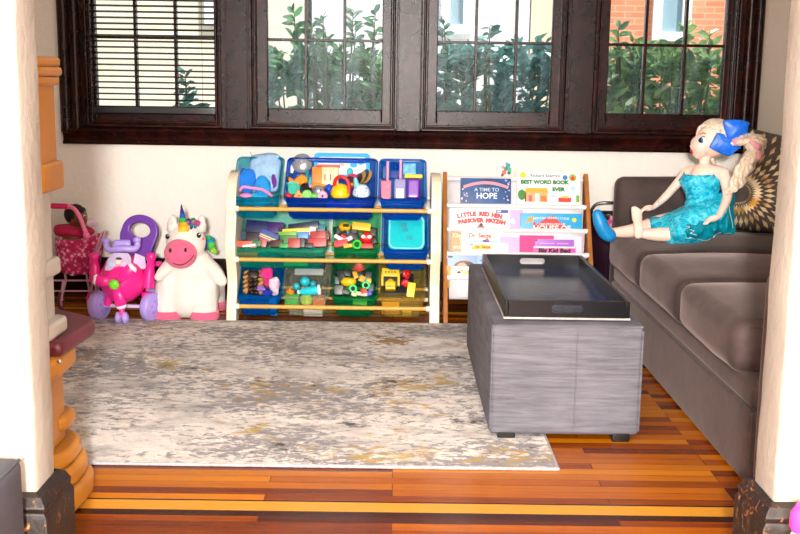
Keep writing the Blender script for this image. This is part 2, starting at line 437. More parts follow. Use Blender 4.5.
# blind in the first window
bl = thing('window_blind', 'dark slatted blind hanging in the leftmost window', 'blind', (wx(150), WY, 0.82))
BX0, BX1 = wx(86.5), wx(216.5)
DKB = M('blind_dark', (26, 18, 18), 0.4)
for k in range(50):
    z = 0.885+k*0.0255
    B().box(((BX0+BX1)/2, WY-0.006, z), (BX1-BX0, 0.024, 0.0022), (-14, 0, 0)).make('slat', DKB, bl, smooth=0)
B().rbox(((BX0+BX1)/2, WY-0.006, 0.84), (BX1-BX0, 0.026, 0.036), 0.006).make('bottom_rail', M('blind_rail', (14, 11, 14), 0.4), bl)
for q in (0.1, 0.9): B().cyl((BX0+(BX1-BX0)*q, WY-0.019, 0.85), (BX0+(BX1-BX0)*q, WY-0.019, 2.17), 0.001, n=6).make('ladder_cord', DKB, bl)
B().bx((BX0, WY-0.025, 2.16), (BX1, WY+0.014, 2.2)).make('head_rail', DKB, bl, smooth=0)
# ------------------------------------------------------------------ outside
struct(B().bx((-14, WY+0.3, -0.7), (14, 22, -0.6)).make('ground', M('outside_ground', (120, 116, 100), 0.9, var=0.2), smooth=0))
def mat_siding(name, rgb, rowh):
    t = NT(name); tc = t.n('TexCoord'); sep = t.n('SeparateXYZ'); t.l(tc.outputs['Object'], sep.inputs[0])
    f = t.math('FRACT', t.math('DIVIDE', sep.outputs['Z'], rowh))
    c = t.ramp(f, [(0.0, tuple(x*0.45 for x in C(rgb)[:3])+(1,)), (0.1, C(rgb)), (1.0, C(rgb))])
    return t.done(t.bsdf(c, 0.6, t.bump(f, 0.6, 0.02)).outputs[0])
def mat_brick(name, a, b, m):
    t = NT(name); br = t.n('TexBrick'); br.inputs['Color1'].default_value = C(a); br.inputs['Color2'].default_value = C(b); br.inputs['Mortar'].default_value = C(m)
    br.inputs['Scale'].default_value = 1; br.inputs['Brick Width'].default_value = 0.2; br.inputs['Row Height'].default_value = 0.06; br.inputs['Mortar Size'].default_value = 0.006
    tc = t.n('TexCoord'); sep = t.n('SeparateXYZ'); cb = t.n('CombineXYZ'); t.l(tc.outputs['Object'], sep.inputs[0]); t.l(sep.outputs['X'], cb.inputs[0]); t.l(sep.outputs['Z'], cb.inputs[1])
    t.l(cb.outputs[0], br.inputs['Vector']); return t.done(t.bsdf(br.outputs['Color'], 0.85).outputs[0])
HY = 11.0
def hx(px): return P(px, 60, HY).x
ROOF = M('roof_shingle', (90, 80, 76), 0.9, var=0.3)
WHT = M('white_paint', (238, 240, 240), 0.5)
WG = M('house_window_glass', (132, 158, 172), 0.6)
def house(nm, lab, x0, x1, y0, mat, wins, h=5.2):
    e = thing(nm, lab, 'house', ((x0+x1)/2, y0+2, -0.6))
    B().bx((x0, y0, -0.6), (x1, y0+4, h)).make('house_wall', mat, e, smooth=0)
    B().prism([(x0, h), (x1, h), ((x0+x1)/2, h+1.6)], 4.4, Matrix(((1, 0, 0, 0), (0, 0, 1, y0-0.2), (0, 1, 0, 0), (0, 0, 0, 1)))).make('roof', ROOF, e, smooth=0)
    for (a, c, z0, z1) in wins:
        w = B(); w.bx((a, y0-0.05, z0), (c, y0, z0+0.09)); w.bx((a, y0-0.05, z1-0.09), (c, y0, z1)); w.bx((a, y0-0.05, z0+0.09), (a+0.09, y0, z1-0.09)); w.bx((c-0.09, y0-0.05, z0+0.09), (c, y0, z1-0.09)); w.bx((a+0.09, y0-0.04, (z0+z1)/2-0.03), (c-0.09, y0, (z0+z1)/2+0.03))
        wo = w.make('window', WHT, e, smooth=0)
        B().bx((a+0.05, y0-0.015, z0+0.05), (c-0.05, y0-0.005, z1-0.05)).make('pane', WG, wo, smooth=0)
    return e
TAN = mat_brick('tan_brick', (216, 200, 176), (228, 214, 194), (228, 216, 200))
WSD = mat_siding('white_siding', (240, 242, 244), 0.11)
BRK = mat_brick('orange_brick', (206, 116, 80), (218, 136, 98), (216, 158, 124))
house('tan_brick_house', 'tan brick house seen through the two left windows', hx(40), hx(306), HY+0.05, TAN, [(hx(205), hx(236), 1.5, 2.7)])
house('white_house', 'white siding house with a sash window behind the middle shrubs', hx(312), hx(528), HY, WSD, [(hx(440), hx(471), P(455, 34, HY).z, 2.6), (hx(352), hx(376), 1.9, 3.0)])
house('orange_brick_house', 'orange brick house seen through the right window', hx(596), hx(850), HY+0.05, BRK, [(hx(651), hx(689), P(670, 41, HY).z, 2.7)])
house('pale_stone_house', 'narrow tan stone house between the white and the brick house', hx(530), hx(594), HY+0.03, M('pale_stone', (224, 200, 168), 0.8, var=0.2, vscale=3), [])
# shrubs close outside the windows
def mat_leaf(name, a, b):
    t = NT(name); oi = t.noise(t.coords(), 9, 3); c = t.ramp(oi, [(0.3, a), (0.7, b)])
    p = t.bsdf(c, 0.3); tl = t.n('BsdfTranslucent'); t.l(c, tl.inputs[0])
    mx = t.n('MixShader'); mx.inputs[0].default_value = 0.3; t.l(p.outputs[0], mx.inputs[1]); t.l(tl.outputs[0], mx.inputs[2]); return t.done(mx.outputs[0])
LEAF = [mat_leaf('leaf_dark', (22, 68, 44), (88, 138, 84)), mat_leaf('leaf_teal', (22, 66, 66), (92, 146, 138)), mat_leaf('leaf_light', (40, 84, 58), (130, 160, 90))]
BARK = M('shrub_bark', (58, 62, 40), 0.9, var=0.3)
def shrub(label, cx, cy, w, ztop, n, mat, seed, sprigs=(), zlow=0.72, nm='leafy_shrub'):
    rnd = random.Random(seed); e = thing(nm, label, 'shrub', (cx, cy, -0.6), 'shrubs outside the windows')
    lf = B(); st = B()
    def leaf(p, d, L):
        d = d.normalized(); up = V((rnd.uniform(-.6, .6), rnd.uniform(-1.2, .1), rnd.uniform(.1, 1)))
        sx = d.cross(up).normalized(); nn = sx.cross(d); w_ = L*rnd.uniform(.34, .44); v = lf.bm.verts.new
        a = v(p); m1 = v(p+d*L*.5-nn*L*.04); tip = v(p+d*L-nn*L*.12); l1 = v(p+d*L*.3+sx*w_*.5+nn*L*.05); l2 = v(p+d*L*.7+sx*w_*.42); r1 = v(p+d*L*.3-sx*w_*.5+nn*L*.05); r2 = v(p+d*L*.7-sx*w_*.42)
        for q in ((a, l1, m1), (l1, l2, m1), (l2, tip, m1), (a, m1, r1), (r1, m1, r2), (r2, m1, tip)): lf._face(q)
    tips = []
    for k in range(n):
        x = cx+rnd.uniform(-w, w); hgt = ztop-0.10*rnd.random()**1.4-0.05*((x-cx)/w)**2+0.03*sin(x*37+seed)
        tips.append((V((x, cy+rnd.uniform(-.16, .22), hgt if k < n*.3 else rnd.uniform(zlow, hgt))), rnd.uniform(.066, .1)))
    for (x, y, z) in sprigs:
        for q in range(3): tips.append((V((x+rnd.uniform(-.012, .012)*q, y, z-0.055*q)), .07))
    for k, (p, L) in enumerate(tips):
        base = V((cx+(p.x-cx)*.5, cy+rnd.uniform(-.05, .05), -0.6))
        if k % 9 == 0 or k >= n: st.tube(bez([base, (base+p)/2+V((0, 0, .15)), p], 4), [0.005]*8+[0.002], 5)
        for j in range(rnd.randint(5, 8)):
            a = rnd.uniform(0, 2*pi); d = V((cos(a), sin(a), rnd.uniform(-.1, 1.2))); leaf(p+V((0, 0, -0.01*j)), d, L*rnd.uniform(.8, 1.2))
    lf.make('foliage', mat, e, smooth=0, recalc=False); st.make('stems', BARK, e)
SY = 5.75
def sx(px): return P(px, 60, SY).x
def sz(py): return P(400, py, SY).z
shrub('dark green leafy shrub low in the second window from the left', sx(328), SY, 0.36, sz(50), 190, LEAF[0], 1, [(sx(296), SY-.1, sz(14)), (sx(325), SY-.15, sz(20)), (sx(313), SY-.1, sz(24)), (sx(375), SY, sz(14)), (sx(353), SY, sz(10))])
shrub('bluish green leafy shrub filling the third window from the left', sx(498), SY, 0.37, sz(46), 200, LEAF[1], 3, [(sx(487), SY-.1, sz(26)), (sx(443), SY, sz(22)), (sx(535), SY, sz(38)), (sx(545), SY, sz(40))])
shrub('yellowish green leafy shrub filling the rightmost window', sx(668), SY, 0.37, sz(44), 200, LEAF[2], 5, [(sx(613), SY-.1, sz(26)), (sx(628), SY-.1, sz(38)), (sx(678), SY-.1, sz(20)), (sx(703), SY-.1, sz(30))])
shrub('small sprig of leaves behind the blind in the leftmost window', sx(190), SY-.1, 0.05, sz(96), 6, LEAF[1], 7, [(sx(189), SY-.1, sz(78))], zlow=0.75)
# ================================================================== rug
def mat_rug():
    t = NT('distressed_rug'); v = t.coords((1, 1.0, 1)); vs = t.coords((3.6, 5.6, 1)); vf = t.coords((13, 21, 1)); vb = t.coords((1.5, 2.6, 1))
    big = t.noise(vb, 1.2, 4, 0.6, 0.4); med = t.noise(vs, 1.0, 7, 0.72, 0.5); fine = t.noise(vf, 2.0, 6, 0.75, 0.4)
    c = t.ramp(med, [(0.30, (138, 137, 143)), (0.44, (198, 193, 189)), (0.56, (232, 226, 220)), (0.7, (186, 174, 164))])
    k = t.math('ADD', t.math('MULTIPLY', fine, 0.62), t.math('MULTIPLY', big, 0.45))
    c = t.mix(t.ramp(k, [(0.52, (0, 0, 0, 1)), (0.57, (0.85, 0.85, 0.85, 1))]), c, (122, 120, 126))
    k2 = t.math('ADD', t.math('MULTIPLY', t.noise(t.coords((14, 26, 1)), 1.4, 7, 0.8, 0.3), 0.6), t.math('MULTIPLY', t.noise(vb, 2.1, 3), 0.45))
    c = t.mix(t.ramp(k2, [(0.585, (0, 0, 0, 1)), (0.64, (0.9, 0.9, 0.9, 1))]), c, (50, 48, 54))
    k3 = t.math('ADD', t.math('MULTIPLY', t.noise(t.coords((8, 14, 3)), 1.7, 6, 0.7, 0.5), 0.6), t.math('MULTIPLY', t.noise(t.coords((1.7, 2.2, 5)), 1.6, 3), 0.45))
    c = t.mix(t.ramp(k3, [(0.58, (0, 0, 0, 1)), (0.64, (0.8, 0.8, 0.8, 1))]), c, (182, 148, 62))
    k4 = t.math('ADD', t.math('MULTIPLY', t.noise(t.coords((15, 30, 9)), 1.3, 5, 0.8), 0.6), t.math('MULTIPLY', big, 0.4))
    c = t.mix(t.ramp(k4, [(0.6, (0, 0, 0, 1)), (0.65, (0.6, 0.6, 0.6, 1))]), c, (106, 82, 62))
    # one ochre stain near the toy shelf
    tc = t.n('TexCoord'); vd = t.n('VectorMath', operation='SUBTRACT'); t.l(tc.outputs['Object'], vd.inputs[0]); st = G(392, 343); vd.inputs[1].default_value = (st.x+0.46, st.y-3.4825, 0)
    ms = t.n('VectorMath', operation='MULTIPLY'); t.l(vd.outputs[0], ms.inputs[0]); ms.inputs[1].default_value = (9, 12, 0)
    ln = t.n('VectorMath', operation='LENGTH'); t.l(ms.outputs[0], ln.inputs[0])
    m = t.math('SUBTRACT', t.math('ADD', 0.75, t.math('MULTIPLY', t.math('SUBTRACT', fine, 0.5), 3.2)), ln.outputs['Value'])
    c = t.mix(t.ramp(m, [(0.05, (0, 0, 0, 1)), (0.3, (0.85, 0.85, 0.85, 1))]), c, (140, 96, 18))
    n = t.bump(t.noise(t.coords(), 240, 2), 0.5, 0.004)
    return t.done(t.bsdf(c, 0.95, n).outputs[0])
RX0, RX1, RY0, RY1 = -1.35, 0.43, 2.655, 4.305
rg = thing('area_rug', 'cream and grey distressed area rug with ochre flecks on the wood floor', 'rug', ((RX0+RX1)/2, (RY0+RY1)/2, 0.0))
B().bx((RX0, RY0, 0.0005), (RX1, RY1, 0.008)).make('pile', mat_rug(), rg, bevel=0.002)
RB = M('rug_binding', (160, 158, 160), 0.9, var=0.3, vscale=120)
bd = B()
for (a, c) in (((RX0, RY0), (RX1, RY0)), ((RX1, RY0), (RX1, RY1)), ((RX0, RY1), (RX1, RY1)), ((RX0, RY0), (RX0, RY1))):
    bd.cyl((a[0], a[1], 0.0048), (c[0], c[1], 0.0048), 0.0045, n=8)
bd.make('binding', RB, rg)
# ================================================================== ottomans
def mat_fabric_streak(name, rgb, amt=0.22, rough=0.85, sc=(2.5, 2.5, 60), sheen=.2):
    t = NT(name); f = t.noise(t.coords(sc), 2.0, 6, 0.7, 0.4); g = t.noise(t.coords(), 7, 3)
    k = t.math('ADD', t.math('MULTIPLY', f, 0.7), t.math('MULTIPLY', g, 0.3))
    a = tuple(x*(1-amt*1.5) for x in C(rgb)[:3])+(1,); b_ = tuple(min(1, x*(1+amt)) for x in C(rgb)[:3])+(1,)
    c = t.ramp(k, [(0.32, a), (0.68, b_)])
    return t.done(t.bsdf(c, rough, t.bump(f, 0.25, 0.004), Sheen_Weight=sheen, Sheen_Tint=(0.8, 0.62, 0.58, 1), Sheen_Roughness=0.35).outputs[0])
OTT = mat_fabric_streak('grey_velour', (103, 102, 111), .34, .9, (3, 3, 42), 0.0); BLK = M('black_feet', (16, 14, 14), 0.4)
def ottoman(nm, label, x0, x1, y0, y1, ztop, mat, seam=True, zfoot=0.03):
    e = thing(nm, label, 'ottoman', ((x0+x1)/2, (y0+y1)/2, 0))
    cx, cy = (x0+x1)/2, (y0+y1)/2
    bd = B().rbox((cx, cy, (zfoot+ztop)/2), (x1-x0, y1-y0, ztop-zfoot), 0.016, crown=(0.007, 0.007, 0.006), n=8).make('body', mat, e, smooth=180)
    sm = B()
    sm.tube([(cx+0.025, y0-0.0062, zfoot+0.02), (cx+0.025, y0-0.0095, (zfoot+ztop)/2), (cx+0.025, y0-0.005, ztop-0.02)], 0.0022, 6)
    for s in (-1, 1): sm.tube([(cx+s*((x1-x0)/2-0.003), y0+0.003, z) for z in (zfoot+0.015, ztop-0.015)], 0.0028, 6)
    for (a, c) in (((x0+0.008, y0+0.004), (x1-0.008, y0+0.004)), ((x0+0.004, y0+0.008), (x0+0.004, y1-0.008)), ((x1-0.004, y0+0.008), (x1-0.004, y1-0.008))):
        sm.cyl((a[0], a[1], ztop-0.004), (c[0], c[1], ztop-0.004), 0.003, n=6)
    sm.make('seam', mat, bd)
    for sx_ in (-1, 1):
        for sy_ in (-1, 1):
            B().rbox((cx+sx_*((x1-x0)/2-0.05), cy+sy_*((y1-y0)/2-0.028), (zfoot+0.012)/2), (0.05, 0.05, zfoot+0.012), 0.004, n=1).make('foot', BLK, e)
    return e
ottoman('storage_ottoman', 'long grey velour storage ottoman carrying the black tray', 0.268, 0.690, 2.885, 3.88, 0.334, OTT, zfoot=0.018)
NEARO = mat_fabric_streak('slate_velour', (60, 60, 69), 0.25, 0.7, (4, 4, 9), 0.0)
ottoman('grey_ottoman', 'dark slate grey ottoman cut by the left edge of the photo', -1.12, -0.645, 1.3, 1.79, 0.34, NEARO)
# ================================================================== tray
BLKP = M('black_tray_paint', (14, 16, 21), 0.28, var=0.2, vscale=9, bump=0.05, bscale=60, Specular_IOR_Level=0.3)
TZ = 0.3415
def tray():
    x0, x1, y0, y1, h, th = 0.305, 0.655, 2.925, 3.725, 0.047, 0.012
    e = thing('serving_tray', 'black rectangular serving tray with cut-out handles on the grey ottoman', 'tray', ((x0+x1)/2, (y0+y1)/2, TZ))
    B().bx((x0-0.002, y0-0.002, TZ), (x1+0.002, y1+0.002, TZ+0.006)).make('base_edge', M('worn_silver_edge', (168, 162, 158), 0.4, var=0.25, vscale=60), e, bevel=0.0015, label='pale worn bottom edge')
    B().bx((x0+th, y0+th, TZ+0.006), (x1-th, y1-th, TZ+0.011)).make('tray_floor', M('black_paint_sky_sheen', (20, 36, 78), 0.2, var=0.2, vscale=9, bump=0.05, bscale=60, Specular_IOR_Level=0.35), e, smooth=0)  # blue sky sheen on the black tray floor, put into its base colour
    for x in (x0, x1-th): B().bx((x, y0, TZ+0.006), (x+th, y1, TZ+0.006+h)).make('side_wall', BLKP, e, bevel=0.0025)
    cx = (x0+x1)/2
    for y in (y0, y1-th):
        me = curve_plate([[(x0+th-cx, 0), (x1-th-cx, 0), (x1-th-cx, h), (x0+th-cx, h)], roundrect(0.088, 0.022, 0.0105, 5, 0.0, h*0.52)], th, Matrix.Translation((cx, y+th/2, TZ+0.006)) @ Matrix.Rotation(pi/2, 4, 'X'))
        place(me, 'end_wall', BLKP, e, smooth=30)
    return e
tray()
# ================================================================== sofa
SOFA = mat_fabric_streak('taupe_velvet', (63, 49, 47), 0.42, 0.8, (5, 5, 5), .3)
sf = thing('sofa', 'taupe velvet three-seat sofa along the right wall', 'sofa', (1.3, 3.45, 0))
XF = 0.885
b = B(); b.rbox((XF+0.42, 3.44, 0.1), (0.84, 1.76, 0.19), 0.008, n=3); b.make('base', SOFA, sf, smooth=60)
b = B(); b.rbox((XF+0.425, 3.44, 0.228), (0.84, 1.75, 0.062), 0.014, n=3); b.make('seat_deck', SOFA, sf, smooth=60)
for y0 in (2.675, 3.228, 3.778):
    bb = B(); bb.rbox((XF-0.02+0.37, y0+0.274, 0.328), (0.74, 0.548, 0.142), 0.042, crown=(0.006, 0.004, 0.03), n=10)
    for v in bb.bm.verts: v.co += V(noise.noise_vector(v.co*7))*0.004
    c_ = bb.make('seat_cushion', SOFA, sf, smooth=180)
    B().tube([(XF-0.022+0.04, y0+0.004, 0.385), (XF+0.28, y0+0.002, 0.392)], 0.002, 6).make('piping', SOFA, c_)
    bb = B(); bb.rbox((1.70, y0+0.274, 0.52), (0.2, 0.54, 0.36), 0.06, (0, 12, 0), crown=(0.03, 0, 0), n=8); bb.make('back_cushion', SOFA, sf, smooth=180)
bb = B(); bb.rbox((1.865, 3.44, 0.36), (0.14, 2.0, 0.7), 0.05, n=6); bb.make('back_frame', SOFA, sf, smooth=180)
def arm(y0, y1, top):
    bb = B(); bb.rbox((XF+0.437, (y0+y1)/2, top/2+0.003), (0.86, y1-y0, top-0.006), 0.035, crown=(0.004, 0.006, 0.006), n=7)
    for v in bb.bm.verts: v.co += V(noise.noise_vector(v.co*4))*0.003
    bb.make('arm', SOFA, sf, smooth=180)
arm(4.332, 4.42, 0.615); arm(2.43, 2.558, 0.565)
# ================================================================== gold-foil throw pillow
def mat_pillow():
    t = NT('taupe_gold_foil'); tc = t.n('TexCoord'); sep = t.n('SeparateXYZ'); t.l(tc.outputs['Object'], sep.inputs[0])
    # pillow local axes: x across, z up (face is -y); pattern centre off to the left
    x = t.math('ADD', sep.outputs['X'], 0.172); z = t.math('ADD', sep.outputs['Z'], -0.13)
    ang = t.math('ARCTAN2', z, x); r = t.math('SQRT', t.math('ADD', t.math('MULTIPLY', x, x), t.math('MULTIPLY', z, z)))
    ring = t.math('DIVIDE', r, 0.043); rf = t.math('FLOOR', ring); rr = t.math('FRACT', ring)
    N = 36.0
    a = t.math('FRACT', t.math('ADD', t.math('MULTIPLY', ang, N/(2*pi)), t.math('MULTIPLY', rf, 0.5)))
    d = t.math('MULTIPLY', t.math('ABSOLUTE', t.math('SUBTRACT', a, 0.5)), t.math('MULTIPLY', r, 2*pi/N))   # metres off the streak's centre line
    w = t.math('MULTIPLY', t.math('MULTIPLY', t.math('SUBTRACT', 1.0, t.math('ABSOLUTE', t.math('SUBTRACT', t.math('MULTIPLY', rr, 2.0), 1.0))), 0.0072), 1.0)
    m = t.math('MULTIPLY', t.math('LESS_THAN', d, w), t.math('GREATER_THAN', r, 0.035))
    n = t.bump(t.noise(t.coords(), 200, 3), 0.4, 0.003)
    cloth = t.bsdf(t.ramp(t.noise(t.coords(), 14, 4), [(0.3, (84, 74, 69)), (0.7, (112, 101, 94))]), 0.85, n)
    gold = t.bsdf(t.ramp(t.noise(t.coords(), 24, 3), [(0.36, (196, 140, 30)), (0.56, (250, 234, 196))]), 0.4, None, Metallic=0.3)
    mx = t.n('MixShader'); t.l(m, mx.inputs[0]); t.l(cloth.outputs[0], mx.inputs[1]); t.l(gold.outputs[0], mx.inputs[2]); return t.done(mx.outputs[0])
bb = B()
S_ = 0.195
def pil(u, v):
    # closed pillow: u round section index handled by two faces
    return None
N = 18
for face in (-1, 1):
    def f(u, v, face=face):
        a = -1+2*u; c = -1+2*v; e = max(0, (1-a**4)*(1-c**4))**0.5
        pin = 1-0.06*(1-abs(a*c))*(max(abs(a), abs(c))**4)
        return (a*S_*pin, face*0.075*e, S_+c*S_*pin)
    bb.grid(f, N, N)
bmesh.ops.remove_doubles(bb.bm, verts=bb.bm.verts, dist=0.0005)
po = bb.make('throw_pillow', mat_pillow(), smooth=180, local=True)
po.location = (1.452, 4.05, 0.423); po.rotation_euler = (radians(-12), radians(9), radians(-14))
tag(po, 'taupe throw pillow with radiating gold foil streaks behind the doll', 'pillow')
# ================================================================== moulded plastic play stand at the left
TANP = M('tan_plastic', (176, 118, 42), 0.4, var=0.1, vscale=12, bump=0.04, bscale=90)
MAR = M('maroon_plastic', (92, 32, 44), 0.4, var=0.12, vscale=14, bump=0.05, bscale=120)
CRM = M('cream_plastic', (182, 178, 171), 0.4, var=0.05, bump=0.03, bscale=90)
ps = thing('play_stand', 'tan, cream and maroon plastic play stand behind the left wall', 'play set', (-0.9, 2.42, 0))
def stadium(x1, y0, y1, w, r):
    """outline (ccw) of a slab reaching to x1 on the right with rounded right corners"""
    pts = [(x1-w, y0)]
    for k in range(7):
        a = radians(-90+90*k/6); pts.append((x1-r+r*cos(a), y0+r+r*sin(a)))
    for k in range(7):
        a = radians(90*k/6); pts.append((x1-r+r*cos(a), y1-r+r*sin(a)))
    pts.append((x1-w, y1)); return pts
def slab(bb, x1, y0, y1, z0, z1, w=0.36, r=0.05): bb.prism(stadium(x1, y0, y1, w, r), z1-z0, Matrix.Translation((0, 0, z0)))
bb = B(); 
for (x1, y0, y1, z0, z1, r) in ((-0.722, 2.26, 2.58, 0.0, 0.055, 0.12), (-0.733, 2.27, 2.57, 0.055, 0.10, 0.12), (-0.745, 2.285, 2.56, 0.10, 0.14, 0.115)):
    slab(bb, x1, y0, y1, z0, z1, 0.4, r)
bb.make('stepped_base', TANP, ps, bevel=0.012, bseg=3, smooth=50)
bb = B(); slab(bb, -0.782, 2.3, 2.5, 0.14, 0.33, 0.29, 0.05); bb.make('lower_column', TANP, ps, bevel=0.006, smooth=50)
bb = B(); slab(bb, -0.765, 2.4, 2.53, 0.165, 0.205, 0.3, 0.05); bb.make('lower_ledge', TANP, ps, bevel=0.015, bseg=3, smooth=50)
bb = B(); slab(bb, -0.755, 2.27, 2.57, 0.315, 0.366, 0.3, 0.11); bb.make('apron', TANP, ps, bevel=0.014, bseg=3, smooth=50)
bb = B(); top = [(-1.1, G(63.7, 343, .4).y), (G(60, 343, .4).x, G(60, 343, .4).y), (G(64.5, 341, .4).x, G(64.5, 341, .4).y), (G(94, 322, .4).x, G(94, 322, .4).y), (G(95.2, 318.5, .4).x, G(95.2, 318.5, .4).y), (G(93, 316, .4).x, G(93, 316, .4).y), (G(58, 307.5, .4).x, G(58, 307.5, .4).y), (-1.1, 2.74)]
bb.prism(top, 0.036, Matrix.Translation((0, 0, 0.364))); bb.make('countertop', MAR, ps, bevel=0.012, bseg=3, smooth=50)
bb = B(); bb.ball(P(59.5, 361.5, 2.267), 0.0055, 10); bb.make('screw', M('steel_screw', (190, 190, 190), 0.3, Metallic=0.8), ps)
b = B(); slab(b, -0.80, 2.36, 2.5, 0.4, 0.79, 0.12, 0.03); b.make('upper_post', CRM, ps, bevel=0.006, smooth=50)
b = B(); slab(b, -0.785, 2.35, 2.51, 0.535, 0.575, 0.14, 0.03); b.make('post_collar', CRM, ps, bevel=0.008, smooth=50)
b = B(); slab(b, -0.772, 2.34, 2.5, 0.4, 0.435, 0.14, 0.03); b.make('post_foot', CRM, ps, bevel=0.008, smooth=50)
b = B(); slab(b, -0.785, 2.35, 2.51, 0.78, 0.985, 0.12, 0.025); slab(b, -0.772, 2.34, 2.52, 0.735, 0.8, 0.14, 0.03); b.make('top_column', TANP, ps, bevel=0.008, bseg=3, smooth=50)
b = B(); slab(b, -0.776, 2.335, 2.525, 0.97, 0.992, 0.14, 0.03); slab(b, -0.77, 2.33, 2.53, 0.992, 1.012, 0.14, 0.03); slab(b, -0.773, 2.333, 2.527, 1.012, 1.034, 0.14, 0.03); b.make('cap', TANP, ps, bevel=0.007, bseg=3, smooth=50)
# ================================================================== dark bin beside the sofa, pink toy by the right wall
PLUM = M('dark_plum_plastic', (40, 18, 34), 0.22, var=0.3, vscale=6)
BC = V((0.925, 4.645, 0)); BT = P(602, 216, 4.6).z
bk = thing('wastebasket', 'dark plum glossy bin between the sofa arm and the book rack', 'bin', BC)
prof = [(0.0, 0.003), (0.06, 0.003), (0.07, 0.02), (0.082, 0.3), (0.088, BT), (0.082, BT), (0.076, 0.3), (0.064, 0.03), (0, 0.02)]
B().lathe(prof, BC, n=28).make('bin_body', PLUM, bk, smooth=50)
RIMB = M('black_rim', (14, 12, 14), 0.3)
B().tube([BC+V((0.087*cos(a), 0.087*sin(a), BT)) for a in [2*pi*k/28 for k in range(28)]], 0.008, 8, closed=True).make('rim', RIMB, bk)
B().tube(bez([BC+V(q) for q in ((-0.087, 0, BT-.01), (-0.06, -.01, BT+.045), (0, -.02, BT+.055), (0.06, -.01, BT+.045), (0.087, 0, BT-.01))], 6), 0.007, 8).make('bin_handle', RIMB, bk)
PK1 = FB((226, 84, 140)); PK2 = FB((242, 150, 186))
p0 = P(613, 222, 4.56)
fl = thing('paper_flower', 'pink folded paper flower in the dark bin beside the sofa arm', 'flower', (p0.x, p0.y+0.05, BT-0.1))
for k in range(7):
    a = 2*pi*k/7+.3; d = V((cos(a)*.8, -0.35, sin(a))).normalized(); L = 0.036; sdir = d.cross(V((0, 1, 0))).normalized()*0.012
    q = B(); q.quad(p0, p0+d*L*.5+sdir, p0+d*L, p0+d*L*.5-sdir); q.make('petal', PK1 if k % 2 else PK2, fl, smooth=0, solid=0.002)
B().cyl(p0, (p0.x, p0.y+0.05, BT-0.12), 0.003, n=8).make('stem', PK1, fl)
# ------------------------------------------------------------------ pink and white toy at the right edge
q = P(801, 520, 1.7)
tb = thing('toy_bottle', 'pink and white toy cut by the lower right edge of the photo', 'toy', (q.x+0.012, 1.7, 0))
tc_ = V((q.x+0.012, 1.7, 0)); zt = P(799, 503, 1.7).z
B().lathe([(0, 0), (0.03, 0), (0.033, 0.01), (0.033, zt-0.075), (0.022, zt-0.05), (0.02, zt-0.04), (0, zt-0.04)], tc_, n=24).make('bottle', M('white_toy', (240, 238, 240), 0.35), tb)
B().lathe([(0, zt-0.05), (0.026, zt-0.05), (0.03, zt-0.042), (0.029, zt-0.02), (0.02, zt-0.004), (0, zt)], tc_, n=24).make('cap', PL((238, 66, 168)), tb)
# ================================================================== toy organizer
CREAM = M('cream_lacquer', (236, 226, 200), 0.4, var=0.05, vscale=14)
DOWEL = M('pine_dowel', (226, 164, 74), 0.4, var=0.12, vscale=30)
CAPW = M('white_cap', (240, 236, 230), 0.35)
sh = thing('toy_organizer', 'cream toy organizer with yellow dowels and three tiers of bins', 'toy organizer', (-0.26, 4.46, 0))
def shelf_side(x):
    prof_f = [(4.312, 0.0), (4.322, 0.06), (4.355, 0.15), (4.34, 0.22), (4.306, 0.30), (4.33, 0.38), (4.352, 0.43), (4.345, 0.48), (4.358, 0.53), (4.39, 0.575), (4.44, 0.6), (4.50, 0.607)]
    prof_b = [(4.55, 0.592), (4.585, 0.55), (4.60, 0.45), (4.6, 0.3), (4.62, 0.12), (4.625, 0.0)]
    pts = [(p.x, p.y) for p in bez([(a, c, 0) for a, c in prof_f], 4)]+[(p.x, p.y) for p in bez([(a, c, 0) for a, c in prof_b], 4)]
    # a cut between front and back foot
    pts += [(4.56, 0.0), (4.54, 0.035), (4.40, 0.035), (4.38, 0.0)]
    m = Matrix(((0, 0, 1, x), (1, 0, 0, 0), (0, 1, 0, 0), (0, 0, 0, 1)))
    me = curve_plate([pts], 0.036, m, 0.002); return me
SXL, SXR = -0.666, 0.155
for x in (SXL-0.005, SXR+0.008): place(shelf_side(x), 'side_panel', CREAM, sh, smooth=40)
RODZ = (0.067, 0.262, 0.468)
for z in RODZ:
    for (yy, dz, r) in ((4.312 if z < 0.4 else 4.325, 0, 0.0085), (4.61, 0.022, 0.0065), (4.585, -0.018, 0.0065)):
        B().cyl((SXL+0.012, yy, z+dz), (SXR-0.01, yy, z+dz), r, n=14).make('dowel', DOWEL, sh)
        for x, s in ((SXL+0.012, 1), (SXR-0.01, -1)):
            B().cyl((x-s*0.002, yy, z+dz), (x+s*0.017, yy, z+dz), r*1.35, n=14).make('end_cap', CAPW, sh)
